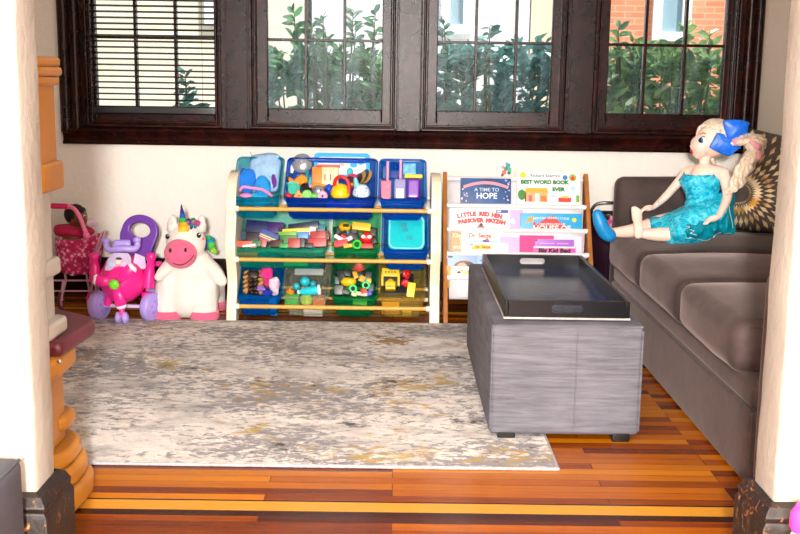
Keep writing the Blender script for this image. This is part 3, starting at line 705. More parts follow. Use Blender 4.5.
# ================================================================== bins
TH = radians(39); AV = V((0, cos(TH), sin(TH))); AN = V((0, -sin(TH), cos(TH)))
BM = {
 'teal': CLEAR('bin_teal', (190, 240, 248), (0, 140, 170), 0.14), 'navy': CLEAR('bin_navy', (160, 204, 250), (0, 78, 180), 0.17),
 'blue': CLEAR('bin_blue', (170, 218, 252), (0, 104, 196), 0.17), 'aqua': CLEAR('bin_aqua', (222, 250, 244), (20, 170, 150), 0.08),
 'green': CLEAR('bin_green', (196, 244, 220), (4, 150, 100), 0.1), 'sky': CLEAR('bin_sky', (176, 228, 252), (0, 124, 200), 0.14),
 'clear': CLEAR('bin_clear', (246, 250, 240), (210, 218, 200), 0.05), 'straw': CLEAR('bin_straw', (250, 244, 206), (226, 206, 130), 0.06)}
BINS = {}
def bin_(key, label, x0, x1, zr, mat, D=0.235, Hh=0.09):
    """a tilted bin: x range of the front rim, rim height zr"""
    o0 = V(((x0+x1)/2, 4.352, zr)); fr = Matrix((V((1, 0, 0)), AV, AN)).transposed(); W = x1-x0
    e = thing('storage_bin', label, 'bin', o0+AV*0.1-AN*Hh, 'translucent bins in the toy organizer')
    t = 0.016    # taper towards the floor of the bin
    def rr(w, d, r, z): return [fr @ V((p[0], p[1]+D/2+(0.055*(z/Hh)*(0.5-p[1]/d)), z))+o0 for p in roundrect(w, d, r, 4)]    # the front wall leans forward
    loops = [rr(W-0.008, D-0.008, 0.02, 0.0), rr(W-0.012, D-0.012, 0.018, -0.03), rr(W-2*t, D-2*t, 0.016, -Hh+0.01), rr(W-2*t-0.02, D-2*t-0.02, 0.012, -Hh)]
    bb = B(); ring = [[bb.bm.verts.new(p) for p in L] for L in loops]; n = len(loops[0])
    for a, c in zip(ring, ring[1:]):
        for k in range(n): bb._face([a[k], a[(k+1) % n], c[(k+1) % n], c[k]])
    bb._face(ring[-1])
    body = bb.make('bin_body', mat, e, smooth=50, solid=0.0022)
    bb = B(); L0 = rr(W+0.008, D+0.008, 0.024, -0.001); L1 = rr(W-0.006, D-0.006, 0.018, -0.001); L2 = rr(W+0.008, D+0.008, 0.024, -0.012)
    r0, r1, r2 = ([bb.bm.verts.new(p) for p in L] for L in (L0, L1, L2))
    for k in range(n):
        bb._face([r0[k], r0[(k+1) % n], r1[(k+1) % n], r1[k]]); bb._face([r0[k], r2[k], r2[(k+1) % n], r0[(k+1) % n]])
    bb.make('rim', mat, e, smooth=50, solid=0.0022)
    BINS[key] = (o0, W, D, Hh); return e
def fx(px, zr):      # rim x from a measured column
    d = ray(px, 0); p = hit(px, 267-(0), (0, 4.352, 0), (0, 1, 0)); return p.x
def rimx(px, py): return P(px, py, 4.352).x
Z1, Z2, Z3 = 0.510, 0.303, 0.103
bin_('A', 'teal translucent bin at the left end of the top tier', rimx(232, 198), rimx(279.5, 198), Z1, BM['teal'], 0.24)
bin_('Bb', 'wide navy blue bin of kitchen toys in the middle of the top tier', rimx(284, 198), rimx(376, 198), Z1, BM['navy'], 0.24)
bin_('Cc', 'blue bin of craft bottles at the right end of the top tier', rimx(379, 198), rimx(426, 198), Z1, BM['blue'], 0.24)
bin_('D', 'wide aqua green bin of boxes and books on the middle tier', rimx(234, 248), rimx(326, 248), Z2, BM['aqua'])
bin_('E', 'green bin of small toys in the centre of the middle tier', rimx(332, 248), rimx(379, 248), Z2, BM['green'])
bin_('F', 'sky blue bin with a turquoise lid at the right end of the middle tier', rimx(382, 248), rimx(429, 248), Z2, BM['blue'])
bin_('G', 'sky blue bin with dark curls and pink plush at the left of the bottom tier', rimx(236, 296), rimx(281, 296), Z3, BM['sky'])
bin_('Hh', 'colourless bin with a turquoise bottle on the bottom tier', rimx(283, 296), rimx(328.5, 296), Z3, BM['clear'])
bin_('I', 'green bin with two ringed eyes on the bottom tier', rimx(331.5, 296), rimx(377, 296), Z3, BM['green'])
bin_('J', 'straw coloured clear bin with a yellow truck on the bottom tier', rimx(379, 296), rimx(425, 296), Z3, BM['straw'])
def at(key, px, py, n=-0.03):
    """point in a bin on the layer n below its opening that shows at this place"""
    o0, W, D, Hh = BINS[key]; return hit(px, py, o0+AN*n, AN)
SCB = 1075/4.42
def m_(p): return p/SCB   # pixels to metres at the shelf
FRB = Matrix((V((1, 0, 0)), AV, AN)).transposed()       # lying in the bin's opening plane
FRV = frame((0, -1, 0.25), (1, 0, 0))                   # facing the room
def toy(name, label, cat, bb, mat, **kw): 
    grp = {'board_book': 'board books in the aqua bin', 'small_box': 'small boxes in the aqua bin', 'toy_part': 'small toy parts in the green middle bin', 'toy_scrap': 'small toy parts in the green middle bin', 'toy_piece': 'toy pieces in the bottom green bin', 'toy_bit': 'toy pieces in the bottom green bin', 'toy_plate': 'toy discs leaning in the navy bin', 'toy_peg': 'toy pegs in the navy bin'}.get(name)
    o = bb.make(name, mat, **kw); return tag(o, label, cat, grp)
def cloth_blob(c, r, seed, amt=0.25, n=20, rot=None):
    bb = B().ball(c, r, n, rot); k = max(r) if not isinstance(r, (int, float)) else r
    return bb.crumple(k*amt, 1.4/k, seed)
# ---- A: dress-up things
p = at('A', 264, 173, -0.045)
t = B().rbox(p, (m_(33), 0.05, m_(42)), 0.024, (-34, 0, -6), crown=(0, .012, 0.008)); t.bm.verts.ensure_lookup_table(); t.crumple(0.006, 14, 3)
tp = thing('cloth_bag', 'pale blue cloth pouch with a pointed tip in the teal bin', 'bag', p)
o = t.make('pouch', FB((160, 200, 242), .3), tp, smooth=180); pt = at('A', 254, 158, -0.02); B().tube([pt+V((0.012, 0, -0.03)), pt+V((0.004, 0, -0.005)), pt, pt+V((-0.01, 0, 0.012)), pt+V((-0.018, 0, 0.03))], [0.016, 0.012, 0.006, 0.0015, 0.0008], 8).make('tip', FB((110, 150, 190), .3), tp)
toy('dress_up_skirt', 'bright blue crumpled dress-up cloth left in the teal bin', 'cloth', cloth_blob(at('A', 246, 181, -0.035), (0.042, 0.03, 0.055), 1), FB((24, 124, 224)), smooth=180)
toy('dress_up_cape', 'azure crumpled cloth at the right front of the teal bin', 'cloth', cloth_blob(at('A', 263, 187, -0.035), (0.038, 0.03, 0.042), 5), FB((36, 156, 244)), smooth=180)
toy('dress_up_gown', 'cyan folded cloth at the bottom of the teal bin', 'cloth', cloth_blob(at('A', 258, 200, -0.075), (0.055, 0.03, 0.03), 9), FB((40, 190, 226)), smooth=180)
toy('headband', 'pink hoop headband arching across the teal bin', 'headband', B().tube(bez([at('A', *q, -0.005+.006) for q in ((240, 191), (243, 187), (252, 188), (263, 190), (272, 196))], 5), 0.006, 8), PL((246, 150, 206)))
toy('toy_shoe', 'pink toy shoe at the front left of the teal bin', 'toy', B().ball(at('A', 246, 196, -0.006), (0.026, 0.014, 0.012), 14, (20, 0, 0)), PL((240, 130, 190)), smooth=180)
toy('hair_ribbon', 'purple ribbon at the right wall of the teal bin', 'ribbon', cloth_blob(at('A', 274, 181, -0.03), (0.008, 0.012, 0.03), 4), FB((120, 50, 160)), smooth=180)
toy('hair_clip', 'magenta hair clip on the left wall of the teal bin', 'hair clip', B().ball(at('A', 241, 171, -0.02), (0.012, 0.008, 0.008), 10, (0, 30, 0)), PL((214, 80, 170)))
# ---- Bb: kitchen toys
k = 'Bb'
p = at(k, 302, 163, -0.02)
e = thing('pot_lid', 'round grey toy pot lid at the left back of the navy bin', 'pot lid', p)
B().lathe([(0, 0.012), (0.022, 0.01), (0.04, 0), (0.043, -0.003), (0.04, -0.005), (0, 0.004)], p, (0, -.9, .35), 28).make('lid', M('grey_tin', (168, 172, 182), 0.3, Metallic=0.5), e)
B().ball(p+V((0, -0.016, 0.006)), 0.008, 12).make('knob', M('light_tin', (210, 214, 220), 0.3, Metallic=0.5), e)
toy('playing_card', 'white card behind the grey pot lid', 'card', B().box(at(k, 290, 165, -0.03), (0.04, 0.002, 0.07), (-30, 10, 0)), M('white_card', (226, 228, 230), 0.6), smooth=0)
e = thing('book_tray', 'white picture board with a cyan frame at the back of the navy bin', 'picture board', at(k, 342, 166, -0.03)); p = at(k, 342, 166, -0.03)
mm = RM(p, frame((0, -1, .35), (1, 0, 0)))
place(curve_plate([roundrect(m_(56), m_(25), 0.015)], 0.004, mm, 0.001), 'board', M('board_white', (226, 238, 246), 0.4), e)
place(curve_plate([roundrect(m_(57), m_(26), 0.016), roundrect(m_(50), m_(19), 0.012)], 0.006, mm @ Matrix.Translation((0, 0, 0.003)), 0.001), 'frame', PL((36, 176, 232)), e)
for (cx, cy, rr_, cc) in ((-.07, -.005, .012, (70, 150, 220)), (-.04, -.012, .012, (220, 90, 90)), (0.0, 0.008, .012, (240, 190, 170)), (.05, .004, .016, (60, 170, 235)), (.078, .012, .012, (80, 180, 240))):
    place(curve_plate([circ(rr_, 14, cx, cy, rr_*.7)], 0.001, mm @ Matrix.Translation((0, 0, 0.0035))), 'picture', PL(cc), e)
e = thing('toy_crate', 'small cream crate with a red rim in the navy bin', 'crate', at(k, 328, 178, -0.03)); p = at(k, 328, 176, -0.03)
B().rbox(p, (m_(22), 0.03, m_(20)), 0.003, (-18, 0, 0), n=2).make('crate_body', PL((230, 208, 160)), e)
B().rbox(p+V((0, -0.002, m_(10))), (m_(24), 0.034, 0.008), 0.003, (-18, 0, 0), n=2).make('crate_rim', PL((224, 92, 90)), e)
for s in (-1, 0, 1): B().box(p+V((s*m_(8), -0.0165, -0.002)), (0.008, 0.004, m_(18)), (-18, 0, 0)).make('slat', PL((250, 240, 226)), e, smooth=0)
for s in (-.35, .35): B().box(p+V((s*m_(8), -0.018, -0.004)), (0.004, 0.004, 0.026), (-18, 0, 0)).make('slot', PL((120, 84, 50)), e, smooth=0)
toy('toy_box', 'orange box left of the cream crate', 'box', B().rbox(at(k, 317, 176, -0.025), (m_(10), 0.025, m_(18)), 0.003, (-18, 0, 0), n=2), PL((236, 134, 48)))
def bulk(nm, lab, cat, k, px, py, r, rgb, n=-0.02, rot=None, rough=.35): return toy(nm, lab, cat, B().ball(at(k, px, py, n), r, 16, rot), PL(rgb, rough), smooth=180)
p = at(k, 292.5, 188, -0.02)
e = thing('toy_cup', 'mint green toy cup lying at the left front of the navy bin', 'cup', p)
B().lathe([(0, -0.03), (0.022, -0.03), (0.03, 0.0), (0.0305, 0.002), (0.027, 0.001), (0.02, -0.024), (0, -0.024)], p, (0.1, -.8, .6), 24).make('cup_body', PL((96, 214, 186)), e)
B().lathe([(0, 0.0), (0.021, 0.0), (0.021, 0.002), (0, 0.002)], p-V((0, -.008, .006)), (0.1, -.8, .6), 24).make('cup_bottom', PL((70, 190, 166)), e)
bulk('toy_tomato', 'red toy tomato at the left front corner of the navy bin', 'toy food', k, 288, 196, (0.019, 0.016, 0.013), (224, 30, 30), -0.012)
toy('pizza_slice', 'orange toy pizza slice with a red dot in the navy bin', 'toy food', B().prism([(0, 0.022), (-0.02, -0.012), (0.02, -0.014)], 0.008, RM(at(k, 298.5, 194.5, -0.006), FRV)), PL((246, 150, 30)), bevel=0.002)
toy('pepperoni', 'red round piece lying on the orange slice in the navy bin', 'toy food', B().cyl(at(k, 299, 195.5, -0.006)+V((0, -.01, 0)), at(k, 299, 195.5, -0.006)+V((0, -.013, .002)), 0.004, n=12), PL((220, 40, 30)))
toy('starfish', 'orange crumpled toy food behind the mint cup', 'toy food', cloth_blob(at(k, 301, 181, -0.03), (0.03, 0.02, 0.022), 11, .35), PL((242, 150, 40)), smooth=180)
toy('toy_croissant', 'amber crumpled toy food under the cream crate', 'toy food', cloth_blob(at(k, 318, 186, -0.035), (0.045, 0.02, 0.016), 13, .35), PL((244, 160, 60)), smooth=180)
toy('toy_banana', 'orange toy carrot at the far left of the navy bin', 'toy food', B().tube(bez([at(k, 286, 179, -.03), at(k, 290, 180, -.03), at(k, 296, 184, -.03)], 4), [0.006, .011, .012, .012, .011, .01, .009, .007, .004], 10), PL((240, 140, 30)))
toy('frying_pan', 'small black toy pan in the navy bin', 'pan', B().lathe([(0, 0), (0.022, 0), (0.024, .006), (0.022, .006), (0.02, .002), (0, .002)], at(k, 306, 188.5, -0.02), (0.3, -.6, .7), 24), PL((22, 22, 24)))
toy('toy_lettuce', 'lime green toy disc at the front of the navy bin', 'toy food', B().lathe([(0, 0.006), (0.014, 0.008), (0.021, .003), (0.022, 0), (0.02, -.004), (0, -.005)], at(k, 306.5, 194.5, -0.004), (-.2, -.8, .5), 24), PL((150, 226, 120)))
bulk('toy_pea', 'green toy pea pod right of the lime disc', 'toy food', k, 314, 196, (0.02, 0.012, 0.011), (110, 206, 80), -0.012)
e = thing('toy_bowl', 'silver grey toy bowl upside down in the navy bin', 'bowl', at(k, 318.5, 191, -0.02)); p = at(k, 318.5, 192, -0.02)
B().lathe([(0.026, 0), (0.026, .003), (0.022, .018), (0.012, .026), (0, .028)], p, (0, -.4, .9), 24).make('bowl', M('grey_tin', (168, 172, 182), .3), e)
for s in (-1, 0, 1): B().ball(p+V((s*0.011, -0.021, 0.012)), 0.0035, 8).make('dot', PL((30, 30, 34)), e)
toy('toy_donut', 'pink toy doughnut at the front middle of the navy bin', 'toy food', B().tube([at(k, 322.5, 196, -.008)+frame((0, -1, .5)) @ V((0.014*cos(a), 0.012*sin(a), 0)) for a in [2*pi*q/16 for q in range(16)]], 0.009, 10, closed=True), PL((248, 176, 214)), smooth=180)
toy('toy_berry', 'blue toy berry left of the yellow teapot', 'toy food', cloth_blob(at(k, 329, 188.5, -0.02), (0.016, 0.014, 0.018), 3, .3), PL((30, 72, 210)), smooth=180)
p = at(k, 340.5, 191.5, -0.012)
e = thing('toy_teapot', 'yellow toy teapot with a red hoop handle in the navy bin', 'teapot', p)
B().lathe([(0, 0.034), (.01, .033), (0.03, .02), (0.041, 0), (0.042, -.01), (0.036, -.02), (0, -.02)], p, (0, -.35, .95), 28).make('pot', PL((250, 206, 22)), e)
B().tube(bez([p+V(q) for q in ((-.026, 0, .022), (-.018, -.006, .052), (.006, -.01, .062), (.028, -.012, .048), (.036, -.016, .02), (.034, -.02, -.008))], 5), 0.0075, 10).make('handle', PL((228, 30, 36)), e)
bulk('toy_burger', 'brown toy burger bun behind the yellow teapot', 'toy food', k, 352, 184, (0.024, 0.02, 0.015), (190, 112, 40), -0.03)
toy('toy_patty', 'dark brown toy patty on the bun behind the teapot', 'toy food', B().lathe([(0, 0), (.02, 0), (.022, .004), (.02, .008), (0, .008)], at(k, 350.5, 180.5, -.02), (0, -.5, .9), 20), PL((60, 34, 20)))
p = at(k, 361.5, 194, -0.012)
e = thing('toy_milk_jug', 'white and pale blue speckled cone cup at the right front of the navy bin', 'cup', p)
SPK = NT('speckled_pale_blue'); _v = SPK.t.nodes.new('ShaderNodeTexVoronoi'); _v.inputs['Scale'].default_value = 90; SPK.l(SPK.coords(), _v.inputs['Vector'])
SPK = SPK.done(SPK.bsdf(SPK.ramp(_v.outputs['Distance'], [(.3, (120, 190, 240)), (.5, (236, 244, 250))]), .4).outputs[0])
B().lathe([(0.036, 0), (0.037, .006), (0.03, .026), (0.02, .037), (0, .04)], p, (0, -.3, .95), 24).make('cone', SPK, e)
B().lathe([(0.012, .035), (0.009, .06), (0.006, .07), (0, .071)], p+V((-.012, 0, 0)), (-.2, -.2, .95), 14).make('spout', PL((120, 214, 240)), e)
bulk('toy_bulb', 'turquoise toy bulb in front of the picture board', 'toy', k, 350, 172, (0.013, .012, 0.018), (40, 200, 222), -0.02)
bulk('toy_radish', 'crimson toy radish under the turquoise bulb', 'toy food', k, 352.5, 177, (0.024, .014, 0.014), (222, 40, 110), -0.03)
for q, (a, b_, nm) in enumerate(((307, 175, 'taller teal toy peg beside the orange box'), (310, 182, 'shorter turquoise toy peg beside the orange box'))):
    pp = at(k, a, b_, -0.012); toy('toy_peg', nm, 'toy', B().lathe([(0, -.02), (.007, -.02), (.008, .0), (.005, .012), (.007, .02), (0, .03-.008*q)], pp, (.1, -.3, .95), 14), PL(((20, 160, 160), (60, 196, 226))[q]))
bulk('toy_heart', 'tiny pink toy piece at the foot of the turquoise peg', 'toy', k, 310.5, 186, (0.007, .006, 0.008), (240, 150, 200), -0.004)
for q, (a, b_, cc, nm) in enumerate(((358, 180, (20, 20, 22), 'black disc leaning at the right of the navy bin'), (361.5, 178, (206, 160, 60), 'gold disc second in the row of leaning discs'), (364.5, 176, (16, 60, 110), 'navy disc third in the row of leaning discs'), (367.5, 177, (222, 170, 80), 'amber disc last in the row of leaning discs'))):
    pp = at(k, a, b_, -0.025); toy('toy_plate', nm, 'toy plate', B().lathe([(0, 0), (.03, .001), (.031, .003), (.029, .004), (0, .002)], pp, (-.8, -.35, .45), 24, xs=1.25), PL(cc))
toy('toy_sheet', 'sky blue folded cloth at the bottom of the navy bin', 'cloth', cloth_blob(at(k, 345, 205, -0.085), (0.09, 0.03, 0.02), 21), FB((30, 130, 220)), smooth=180)
bulk('toy_ball', 'green ball at the bottom of the navy bin', 'ball', k, 336, 200, 0.022, (20, 110, 90), -0.07)
# ---- Cc: craft bottles
k = 'Cc'
def brush_bottle(lab, px0, py0, w, h, bodyc, capc, sx_, sy0):
    p = at(k, px0, py0, -0.03); e = thing('craft_bottle', lab, 'bottle', p, 'craft bottles with pink wands')
    ax = V((0, .28, .96)); B().rbox(p, (m_(w), 0.024, m_(h)), 0.006, (-16, 0, 0), n=3).make('bottle', CLEAR('btl_%d' % px0, bodyc, bodyc, 0.55), e)
    B().rbox(p-ax*m_(h*.2)+V((0, -.0135, 0)), (m_(w*.7), 0.002, m_(h*.5)), 0.001, (-16, 0, 0), n=1).make('label_sticker', M('lab_%d' % px0, capc, .5), e)
    q0 = at(k, sx_, py0-h/2+1, -0.03); B().cyl(q0+V((0, -.004, -.005)), q0+ax*m_(py0-h/2-sy0), 0.0055, n=10).make('wand', PL((248, 164, 206)), e)
brush_bottle('pink craft bottle with a long pink wand at the left of the blue bin', 385.5, 190, 11.5, 19, (250, 160, 190), (252, 120, 150), 387.5, 160)
brush_bottle('lavender craft bottle with a long pink wand in the middle of the blue bin', 400, 189, 11.5, 20, (190, 186, 232), (206, 214, 240), 400.5, 158.5)
p = at(k, 413.5, 189, -0.02); e = thing('slime_jar', 'purple jar with a yellow lid at the right of the blue bin', 'jar', p)
B().rbox(p, (m_(13), .035, m_(20)), .008, (-12, 0, 0)).make('jar', CLEAR('purple_jar', (150, 60, 220), (130, 40, 196), .7), e)
B().rbox(p+V((0, .003, m_(12.5))), (m_(18), .04, m_(4)), .006, (-12, 0, -3)).make('jar_lid', PL((246, 226, 40)), e)
toy('flash_card', 'pale blue printed card behind the purple jar', 'card', B().rbox(at(k, 409.5, 168.5, -.03), (m_(13), .004, m_(13)), .001, (-20, 0, 0), n=1), M('card_blue', (110, 190, 222), .5, var=.3, vscale=60))
toy('clear_packet', 'clear plastic packet at the left back of the blue bin', 'packet', B().rbox(at(k, 384, 170, -.05), (m_(10), .02, m_(18)), .004, (-20, 0, 0), n=2), CLEAR('packet', (210, 224, 245), (150, 180, 220), .3))
toy('bead_packet', 'grey blue packet behind the middle pink wand', 'packet', B().rbox(at(k, 396, 170, -.06), (m_(12), .02, m_(18)), .004, (-20, 0, 0), n=2), CLEAR('packet_b', (170, 190, 240), (90, 120, 190), .4))
# ---- D: boxes and books
k = 'D'
def blk(nm, lab, cat, px, py, w, h, d, rgb, rot=(-20, 0, 0), n=-0.03, kk=None, **kw):
    if (kk or k) == 'D': w, h, d = w*1.12, h*1.2, d*1.15
    return toy(nm, lab, cat, B().rbox(at(kk or k, px, py, n), (m_(w), d, m_(h)), 0.0025, rot, n=2), PL(rgb), **kw)
blk('game_box', 'dark blue game box at the back left of the aqua bin', 'box', 257, 229, 20, 14, .03, (14, 22, 84), (-20, 4, 0), -.05)
blk('puzzle_box', 'black box at the left of the aqua bin', 'box', 253, 238, 13, 9, .03, (24, 20, 24), (-20, 6, 0), -.03)
blk('puzzle_case', 'purple box behind the striped blue box', 'box', 276, 228.5, 15, 10, .03, (60, 20, 104), (-20, 3, 0), -.05)
e = thing('striped_box', 'blue box with yellow stripes tilted in the aqua bin', 'box', at(k, 269, 237, -.02)); p = at(k, 269, 237, -.02); rt = (-20, 22, 0)
B().rbox(p, (m_(20), .03, m_(11)), .003, rt, n=2).make('box_body', PL((36, 70, 150)), e)
for dz in (-.012, -.004): B().box(RM(p, rt) @ V((0, -.0155, dz)), (m_(19), .002, .0035), rt).make('stripe', PL((240, 210, 40)), e, smooth=0)
blk('toy_phone', 'orange and red toy block at the left front of the aqua bin', 'toy', 246.5, 244.5, 19, 6, .02, (222, 72, 34), (-10, 2, 0), -.008)
blk('domino', 'white domino lying on the orange block in the aqua bin', 'toy', 249, 245.5, 12, 2, .008, (240, 238, 236), (-10, -8, 0), 0.0)
blk('toy_brick', 'dark red block left of the striped box', 'block', 263, 243, 7, 7, .02, (180, 36, 34), (-15, 10, 0), -.015)
for q, (a, b_, w, h, cc, nm) in enumerate(((289, 241, 16, 9, (40, 120, 40), 'green book at the bottom of the small pile in the aqua bin'), (288, 235, 17, 5, (110, 170, 40), 'lime green book on the green book in the aqua bin'), (300, 236, 18, 6, (40, 130, 200), 'blue book in the middle of the aqua bin'), (297, 231, 26, 4, (230, 210, 60), 'yellow book under the navy book in the aqua bin'), (304, 227, 28, 7, (8, 18, 60), 'navy book on top at the back of the aqua bin'))):
    blk('board_book', nm, 'book', a, b_, w, h, .04, cc, (-14, (0, -3, -2, -4, -8)[q], 0), -.03-.006*q)
blk('white_card', 'white card standing right of the navy book', 'card', 312.5, 232, 6, 9, .01, (226, 222, 226), (-20, 6, 0), -.02)
blk('red_box', 'upper red box at the right of the aqua bin', 'box', 320, 236, 17, 8, .03, (176, 20, 16), (-15, -4, 0), -.03)
blk('red_carton', 'lower red box at the right front of the aqua bin', 'box', 317.5, 243, 17, 7, .03, (186, 24, 18), (-15, -1, 0), -.012)
blk('red_tin', 'red tin at the front middle of the aqua bin', 'box', 294.5, 243.5, 11, 8, .025, (170, 28, 22), (-15, 0, 0), -.012)
blk('black_tin', 'black tin right of the red tin in the aqua bin', 'box', 302.5, 243, 5, 8, .025, (20, 22, 30), (-15, 0, 0), -.012)
blk('game_board', 'dark navy game board lying low in the aqua bin', 'board', 300, 262, 45, 8, .03, (26, 40, 70), (-40, 0, 0), -.09)
blk('green_board', 'green board lying low in the aqua bin', 'board', 296, 263, 22, 5, .01, (40, 170, 60), (-40, 0, 0), -.075)
blk('orange_board', 'orange board lying low at the left of the aqua bin', 'board', 247, 254, 20, 4, .02, (220, 110, 40), (-40, 0, 0), -.06)
for q, (a, b_, w, h, cc, nm, r, n_) in enumerate(((283, 233, 9, 8, (40, 26, 60), 'dark violet box between the purple box and the green books', 8, -.06), (244, 236, 9, 8, (30, 60, 90), 'slate blue box at the far left back of the aqua bin', -6, -.06), (257, 244, 8, 5, (30, 110, 60), 'small green block under the black box in the aqua bin', 5, -.01), (277, 244, 12, 6, (70, 26, 18), 'brown box at the front of the striped box', -5, -.012), (284, 246, 8, 4, (40, 150, 70), 'green tin at the front middle of the aqua bin', 0, -.006), (312, 240, 7, 8, (24, 90, 170), 'blue box behind the lower red box', 0, -.045), (309, 246, 8, 4, (30, 30, 40), 'flat black box at the right front of the aqua bin', 0, -.004), (321, 229, 8, 7, (60, 130, 150), 'teal box at the right back corner of the aqua bin', 0, -.06))):
    blk('small_box', nm, 'box', a, b_, w, h, .03, cc, (-18, r, 0), n_)
# ---- E: small toys
k = 'E'
bulk('toy_chick', 'yellow round toy at the back left of the green bin', 'toy', k, 345, 227, (0.026, .02, .022), (236, 186, 20), -.03)
toy('toy_chick_badge', 'dark badge on the yellow round toy', 'badge', B().rbox(at(k, 346, 225.5, -.008), (m_(6), .004, m_(3)), .001, (-30, 0, 0), n=1), PL((60, 50, 40)))
blk('toy_bus', 'yellow toy bus lying at the back of the green bin', 'toy', 361.5, 227, 19, 8, .03, (246, 196, 24), (-20, 6, 0), -.03)
p = at(k, 366.5, 238, -.012); e = thing('toy_mask', 'red toy ball with two white ovals in the green bin', 'toy', p)
B().ball(p, (.028, .02, .026), 18).make('ball', PL((218, 24, 26)), e, smooth=180)
for s, a in ((-1, 20), (1, -20)): B().ball(p+V((s*.013, -.017, .008)), (.0095, .004, .008), 12, (0, a, 0)).make('oval', PL((244, 244, 244)), e, smooth=180)
for q, (a, b_, w, h, cc, nm, r) in enumerate(((353, 236, 9, 5, (24, 24, 26), 'black toy part behind the red ball', 20), (341, 243.5, 12, 5, (226, 60, 70), 'red and white toy part at the left front of the green bin', -10), (338.5, 238, 8, 3, (240, 240, 238), 'white toy part at the left of the green bin', 30), (347, 240, 10, 3, (236, 236, 240), 'white rod in the middle of the green bin', -25), (350, 234, 6, 3, (60, 150, 210), 'blue toy part under the yellow round toy', 15), (343.5, 234, 7, 4, (30, 28, 30), 'black toy part at the left wall of the green bin', -30), (367, 246, 10, 4, (190, 30, 30), 'red block under the red ball', 0), (370, 245.5, 4, 3, (50, 90, 220), 'blue bead at the right front of the green bin', 0))):
    blk('toy_part', nm, 'toy', a, b_, w*1.2, h*1.35, .016, cc, (-20, r, 0), -.012)
for q, (a, b_, w, h, cc, nm, r, n_) in enumerate(((337, 231, 8, 9, (40, 54, 46), 'grey green toy at the left back of the green bin', -12, -.05), (354, 231, 7, 9, (30, 30, 34), 'black toy between the yellow toy and the yellow bus', 8, -.045), (373, 232, 7, 9, (20, 30, 30), 'dark toy at the right back of the green bin', 10, -.05), (348, 246, 9, 4, (230, 180, 40), 'yellow tile at the front of the green bin', -8, -.004), (344, 238, 8, 5, (210, 40, 50), 'crimson toy part in the middle left of the green bin', 24, -.02), (374, 241, 6, 6, (26, 26, 30), 'black toy part right of the red ball', -14, -.02))):
    blk('toy_scrap', nm, 'toy', a, b_, w, h, .02, cc, (-20, r, 0), n_)
toy('toy_ring', 'bright green ring at the front of the green bin', 'toy', B().tube([at(k, 357, 244.5, -.004)+frame((0, -1, .8)) @ V((.018*cos(a), .015*sin(a), 0)) for a in [2*pi*q/16 for q in range(16)]], .0055, 8, closed=True), PL((60, 210, 70)), smooth=180)
toy('toy_pile_cloth', 'red and green tangle low in the green bin', 'toy', cloth_blob(at(k, 358, 262, -.08), (.06, .03, .025), 6, .4), M('tangle', (190, 70, 60), .5, var=.5, vscale=40), smooth=180)
# ---- F: turquoise lid
p = at('F', 406.5, 232.5, -.022); e = thing('plastic_lid', 'turquoise plastic lid leaning in the blue bin on the middle tier', 'lid', p)
mm = RM(p, frame((0, -1, .75), (1, 0, 0)))
place(curve_plate([roundrect(m_(37), m_(40), .03)], .005, mm, .001), 'lid_panel', PL((30, 206, 214)), e)
place(curve_plate([roundrect(m_(35), m_(38), .028), roundrect(m_(33.4), m_(36.4), .026)], .002, mm @ Matrix.Translation((0, 0, .004))), 'lid_edge', PL((190, 240, 246)), e)
for (cx, cy) in ((-.012, .035), (-.006, .012), (.012, -.025)): place(curve_plate([roundrect(.026, .02, .004, 3, cx, cy)], .001, mm @ Matrix.Translation((0, 0, .0035))), 'latch_mark', PL((60, 170, 180)), e)
# ---- G: curls and plush
k = 'G'
CURL = M('dark_brown_curls', (48, 30, 20), .5, var=.6, vscale=60)
e = thing('doll_wig', 'black and gold curled wig at the left of the bottom sky blue bin', 'wig', at(k, 253, 284, -.03))
for q in range(4):
    pa = at(k, 246+q*5, 271, -.03); pb = at(k, 245.5+q*5, 293, -.015)
    pts = [pa.lerp(pb, s/28)+V((.008*cos(s*1.1+q), -.008*sin(s*1.1+q), 0)) for s in range(29)]
    B().tube(pts, .0075, 8).make('curl', M('gold_curl', (176, 128, 70), .4, var=.4, vscale=50) if q in (0, 3) else CURL, e, smooth=180)
B().ball(at(k, 253, 282, -.05), (.045, .02, .05), 14).make('wig_cap', CURL, e, smooth=180)
toy('plush_toy', 'hot pink plush in the bottom sky blue bin', 'plush', cloth_blob(at(k, 267, 276, -.035), (.03, .025, .045), 8, .2), FB((238, 50, 140)), smooth=180)
toy('plush_blanket', 'pale pink crumpled cloth at the right of the bottom sky blue bin', 'cloth', cloth_blob(at(k, 275, 286, -.03), (.024, .02, .045), 15, .25), M('pale_pink_print', (238, 206, 226), .8, var=.25, vscale=40), smooth=180)
toy('plush_bow', 'lilac bow at the front of the bottom sky blue bin', 'bow', cloth_blob(at(k, 260.5, 288.5, -.012), (.018, .01, .012), 17, .4), FB((150, 110, 214)), smooth=180)
toy('blue_sock', 'royal blue cloth at the front of the bottom sky blue bin', 'cloth', cloth_blob(at(k, 266, 293, -.02), (.03, .014, .012), 19, .3), FB((34, 40, 170)), smooth=180)
toy('blue_blanket', 'deep blue folded cloth at the bottom of the sky blue bin', 'cloth', cloth_blob(at(k, 255, 306, -.08), (.065, .03, .03), 25, .15), FB((10, 50, 150)), smooth=180)
blk('cyan_block', 'cyan box at the right front of the bottom sky blue bin', 'box', 273.5, 307, 7, 20, .02, (20, 150, 210), (30, 0, 0), -.075)
